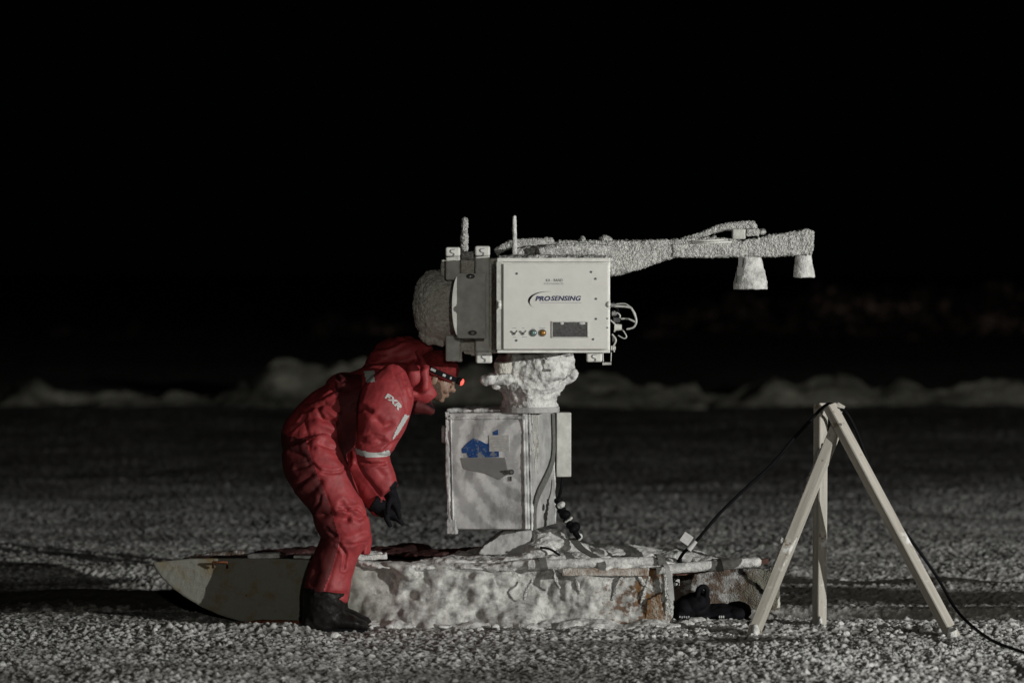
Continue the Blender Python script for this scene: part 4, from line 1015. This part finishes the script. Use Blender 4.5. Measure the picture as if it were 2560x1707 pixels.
# lettering on the sleeve
tree = bvh_of(suit)
me = text_mesh('FXR', 1, .06, .2, 1.1)
bmt = bmesh.new(); bmt.from_mesh(me); bmesh.ops.triangulate(bmt, faces=bmt.faces); bmesh.ops.subdivide_edges(bmt, edges=bmt.edges, cuts=2); bmt.to_mesh(me); bmt.free()
co, _ = co_no(me); mn, mx = co.min(0), co.max(0)
out = []
for v in co:
    u = (v[0]-mn[0])/(mx[0]-mn[0]); h_ = (v[1]-mn[1])/(mx[1]-mn[1])
    ang = math.radians(-18-34*u)                           # the word bends downwards along the sleeve
    bx = 959+ 38*u-3*u*u; by = 997+ 16*u+ 16*u*u
    px = bx-math.sin(ang)*14*h_; py = by-math.cos(ang)*14*h_
    g = P(px, py, 15.8); hit = tree.ray_cast(Vector((g.x, 15.5, g.z)), Vector((0,1,0)))
    p_ = hit[0] if hit[0] else Vector((g.x, 15.95, g.z)); out.append((p_.x, p_.y-.003-v[2]*.5, p_.z))
me.vertices.foreach_set('co', np.array(out).ravel()); me.update(); obj('lettering', me, 'tag_white', person)

# gloves: palm, four bent fingers and a thumb melted into one
def glove(wrist, knuck, fing_dir, side, wr, Y, curl):
    bm = bmesh.new(); W = P(*wrist, Y); K = P(*knuck, Y); ax = (K-W).normalized()
    down = Vector((ax.z, 0, -ax.x)) if side > 0 else Vector((-ax.z, 0, ax.x))
    add_tube(bm, [W-ax*.05, W, W.lerp(K, .5)], [wr, wr*.92, wr*.9], 16)
    mid = W.lerp(K, .62)
    add_ball(bm, mid, 1, (.062, .046, .030), Matrix.Rotation(-math.atan2(ax.z, ax.x), 3, 'Y'))
    for k, (oy, ln, ra) in enumerate([(-.030,.048,.0135),(-.010,.055,.014),(.010,.052,.0135),(.029,.040,.0125)]):
        p0 = K+Vector((0, oy, 0))-ax*.02; d1 = ax; c1 = p0+d1*(ln*.45+.02)
        d2 = (ax+down*curl*(.6+.04*k)).normalized(); c2 = c1+d2*ln*.35; d3 = (ax+down*curl*(1.4+.06*k)).normalized(); c3 = c2+d3*ln*.3
        add_tube(bm, [p0, c1, c2, c3], [ra*1.08, ra, ra*.93, ra*.75], 12); add_ball(bm, c3, ra*.75, sub=2)
    t0 = W.lerp(K, .35)+Vector((0, -.035, 0)); t1 = t0+(ax*.5+down*.5+Vector((0,-.35,0))).normalized()*.042; t2 = t1+(ax*.9+down*.5).normalized()*.035
    add_tube(bm, [t0, t1, t2], [.016, .014, .011], 12); add_ball(bm, t2, .011, sub=2)
    me = voxel(bm, .0035, 1); displace(me, lambda co, no: .0012*fbm(co*60, 4, 3))
    return me
obj('glove', glove((955,1268),(982,1286),None, 1, .046, 16.25, .25), 'black_cloth', person, smooth=True)
obj('glove', glove((974,1228),(989,1262),None, 1, .036, 16.01, .10), 'black_cloth', person, smooth=True)

# boots
def boot(dx, dy, Y, zoff=0):
    bm = bmesh.new()
    def q(a, b): return P(a+dx, b+dy, Y)
    add_loft(bm, [(812+dx,1475+dy,Y,52,.085),(811+dx,1500+dy,Y,52,.085),(808+dx,1530+dy,Y,50,.080),(805+dx,1556+dy,Y,50,.072),(805+dx,1568+dy,Y,50,.066)])
    # foot: from heel to toe
    n = 9; rings = []
    prof = [(757,1562,6,.05),(766,1552,20,.062),(800,1545,30,.066),(835,1546,28,.064),(865,1551,22,.062),(890,1556,17,.060),(908,1561,12,.052),(918,1565,7,.036)]
    rings = []
    for (a, b, r_, d_) in prof:
        c = q(a, b); rings.append([bm.verts.new(c+Vector((0, math.cos(t)*d_, math.sin(t)*M(r_)))) for t in [2*math.pi*k/20 for k in range(20)]])
    for A, B in zip(rings, rings[1:]):
        for k in range(20): bm.faces.new((A[k], A[(k+1)%20], B[(k+1)%20], B[k]))
    bm.faces.new(rings[0][::-1]); bm.faces.new(rings[-1])
    me = voxel(bm, .006, 2); displace(me, lambda co, no: .0035*(1-2*np.abs(vnoise(co*np.array([22,14,32]), 3)))+.0015*fbm(co*50, 4, 3))
    o = obj('boot', me, 'boot', person, smooth=True)
    bm = bmesh.new(); st = [(755,1568),(790,1570),(840,1571),(890,1572),(919,1570)]
    outl = [(752,1564),(756,1578),(800,1579),(812,1575),(826,1579),(905,1581),(920,1576),(921,1566),(900,1568),(820,1566)]
    add_px_prism(bm, [(a+dx, b+dy) for a, b in outl], Y, Y-.055, Y+.055)
    obj('sole', bm, 'black_rubber', o, bevel=.006)
    bm = bmesh.new()
    for k in range(5):
        a = 835+k*9; b = 1519+k*5.5+8
        add_tube(bm, smooth_path([P(a+dx-4, b+dy+2, Y-.055), P(a+dx+3, b+dy-5, Y-.03), P(a+dx+6, b+dy-8, Y+.01)], 4), .003, 6)
    obj('laces', bm, 'boot', o, smooth=True)
boot(0, 0, 16.03); boot(10, -8, 16.19)

person.location.y -= .02
# loose lumps of snow beside boot, sled and tripod
bm = bmesh.new()
spots = [(1108,1582,7),(1140,1590,6),(835,1590,14),(800,1595,9),(695,1582,14),(660,1580,12),(610,1578,10),(560,1572,9),(1175,1578,6),(930,1588,6),(1010,1587,5),(1260,1583,6),
         (1715,1562,20),(1740,1556,24),(1765,1560,16),(1700,1572,16),(1800,1566,10),(1890,1600,10),(1945,1600,8),(2100,1600,9),(2250,1598,14),(2300,1604,10),(2450,1590,10),(1660,1580,10),(1610,1582,8),(2150,1560,12),(2200,1552,9)]
for (px, py, r_) in spots:
    Y = CAM_H*FPX/(py-679+2); Y = min(Y, 17); add_ball(bm, P(px, py, Y), 1, (M(r_)*1.3, M(r_), M(r_*.62)))
for k in range(330):
    px = (380+2200*random.random()) if k < 150 else 1650+950*random.random(); py = 1573+26*random.random()**1.5; Y = CAM_H*FPX/(py-679); r_ = 2+6*random.random()**2.5
    c = P(px, py, Y); c.z = gz(c.x, c.y)+M(r_*.4)+.006; add_ball(bm, c, 1, (M(r_)*1.3, M(r_), M(r_*.7)), sub=2)
for k in range(60):
    px = 770+900*(k+random.random())/60; c = P(px, 1556+14*random.random(), 16.2); c.y = side_y(c.x)-.05-.10*random.random(); c.z = gz(c.x, c.y)+.01
    add_ball(bm, c, 1, (M(22+36*random.random()), .05+.05*random.random(), M(5+11*random.random()**2)), Matrix.Rotation(.4*(random.random()-.5), 3, 'Y'))
o = obj('snow_lumps', rimed(bm, .006, .003, 60, .006, 22, 0, 97), 'snow_cake', None, smooth=True, loc=(0,16,0))
tag(o, 'loose white snow lumps scattered on the ground along the front of the sled', 'snow', kind='stuff')
print('done', len(bpy.data.objects))
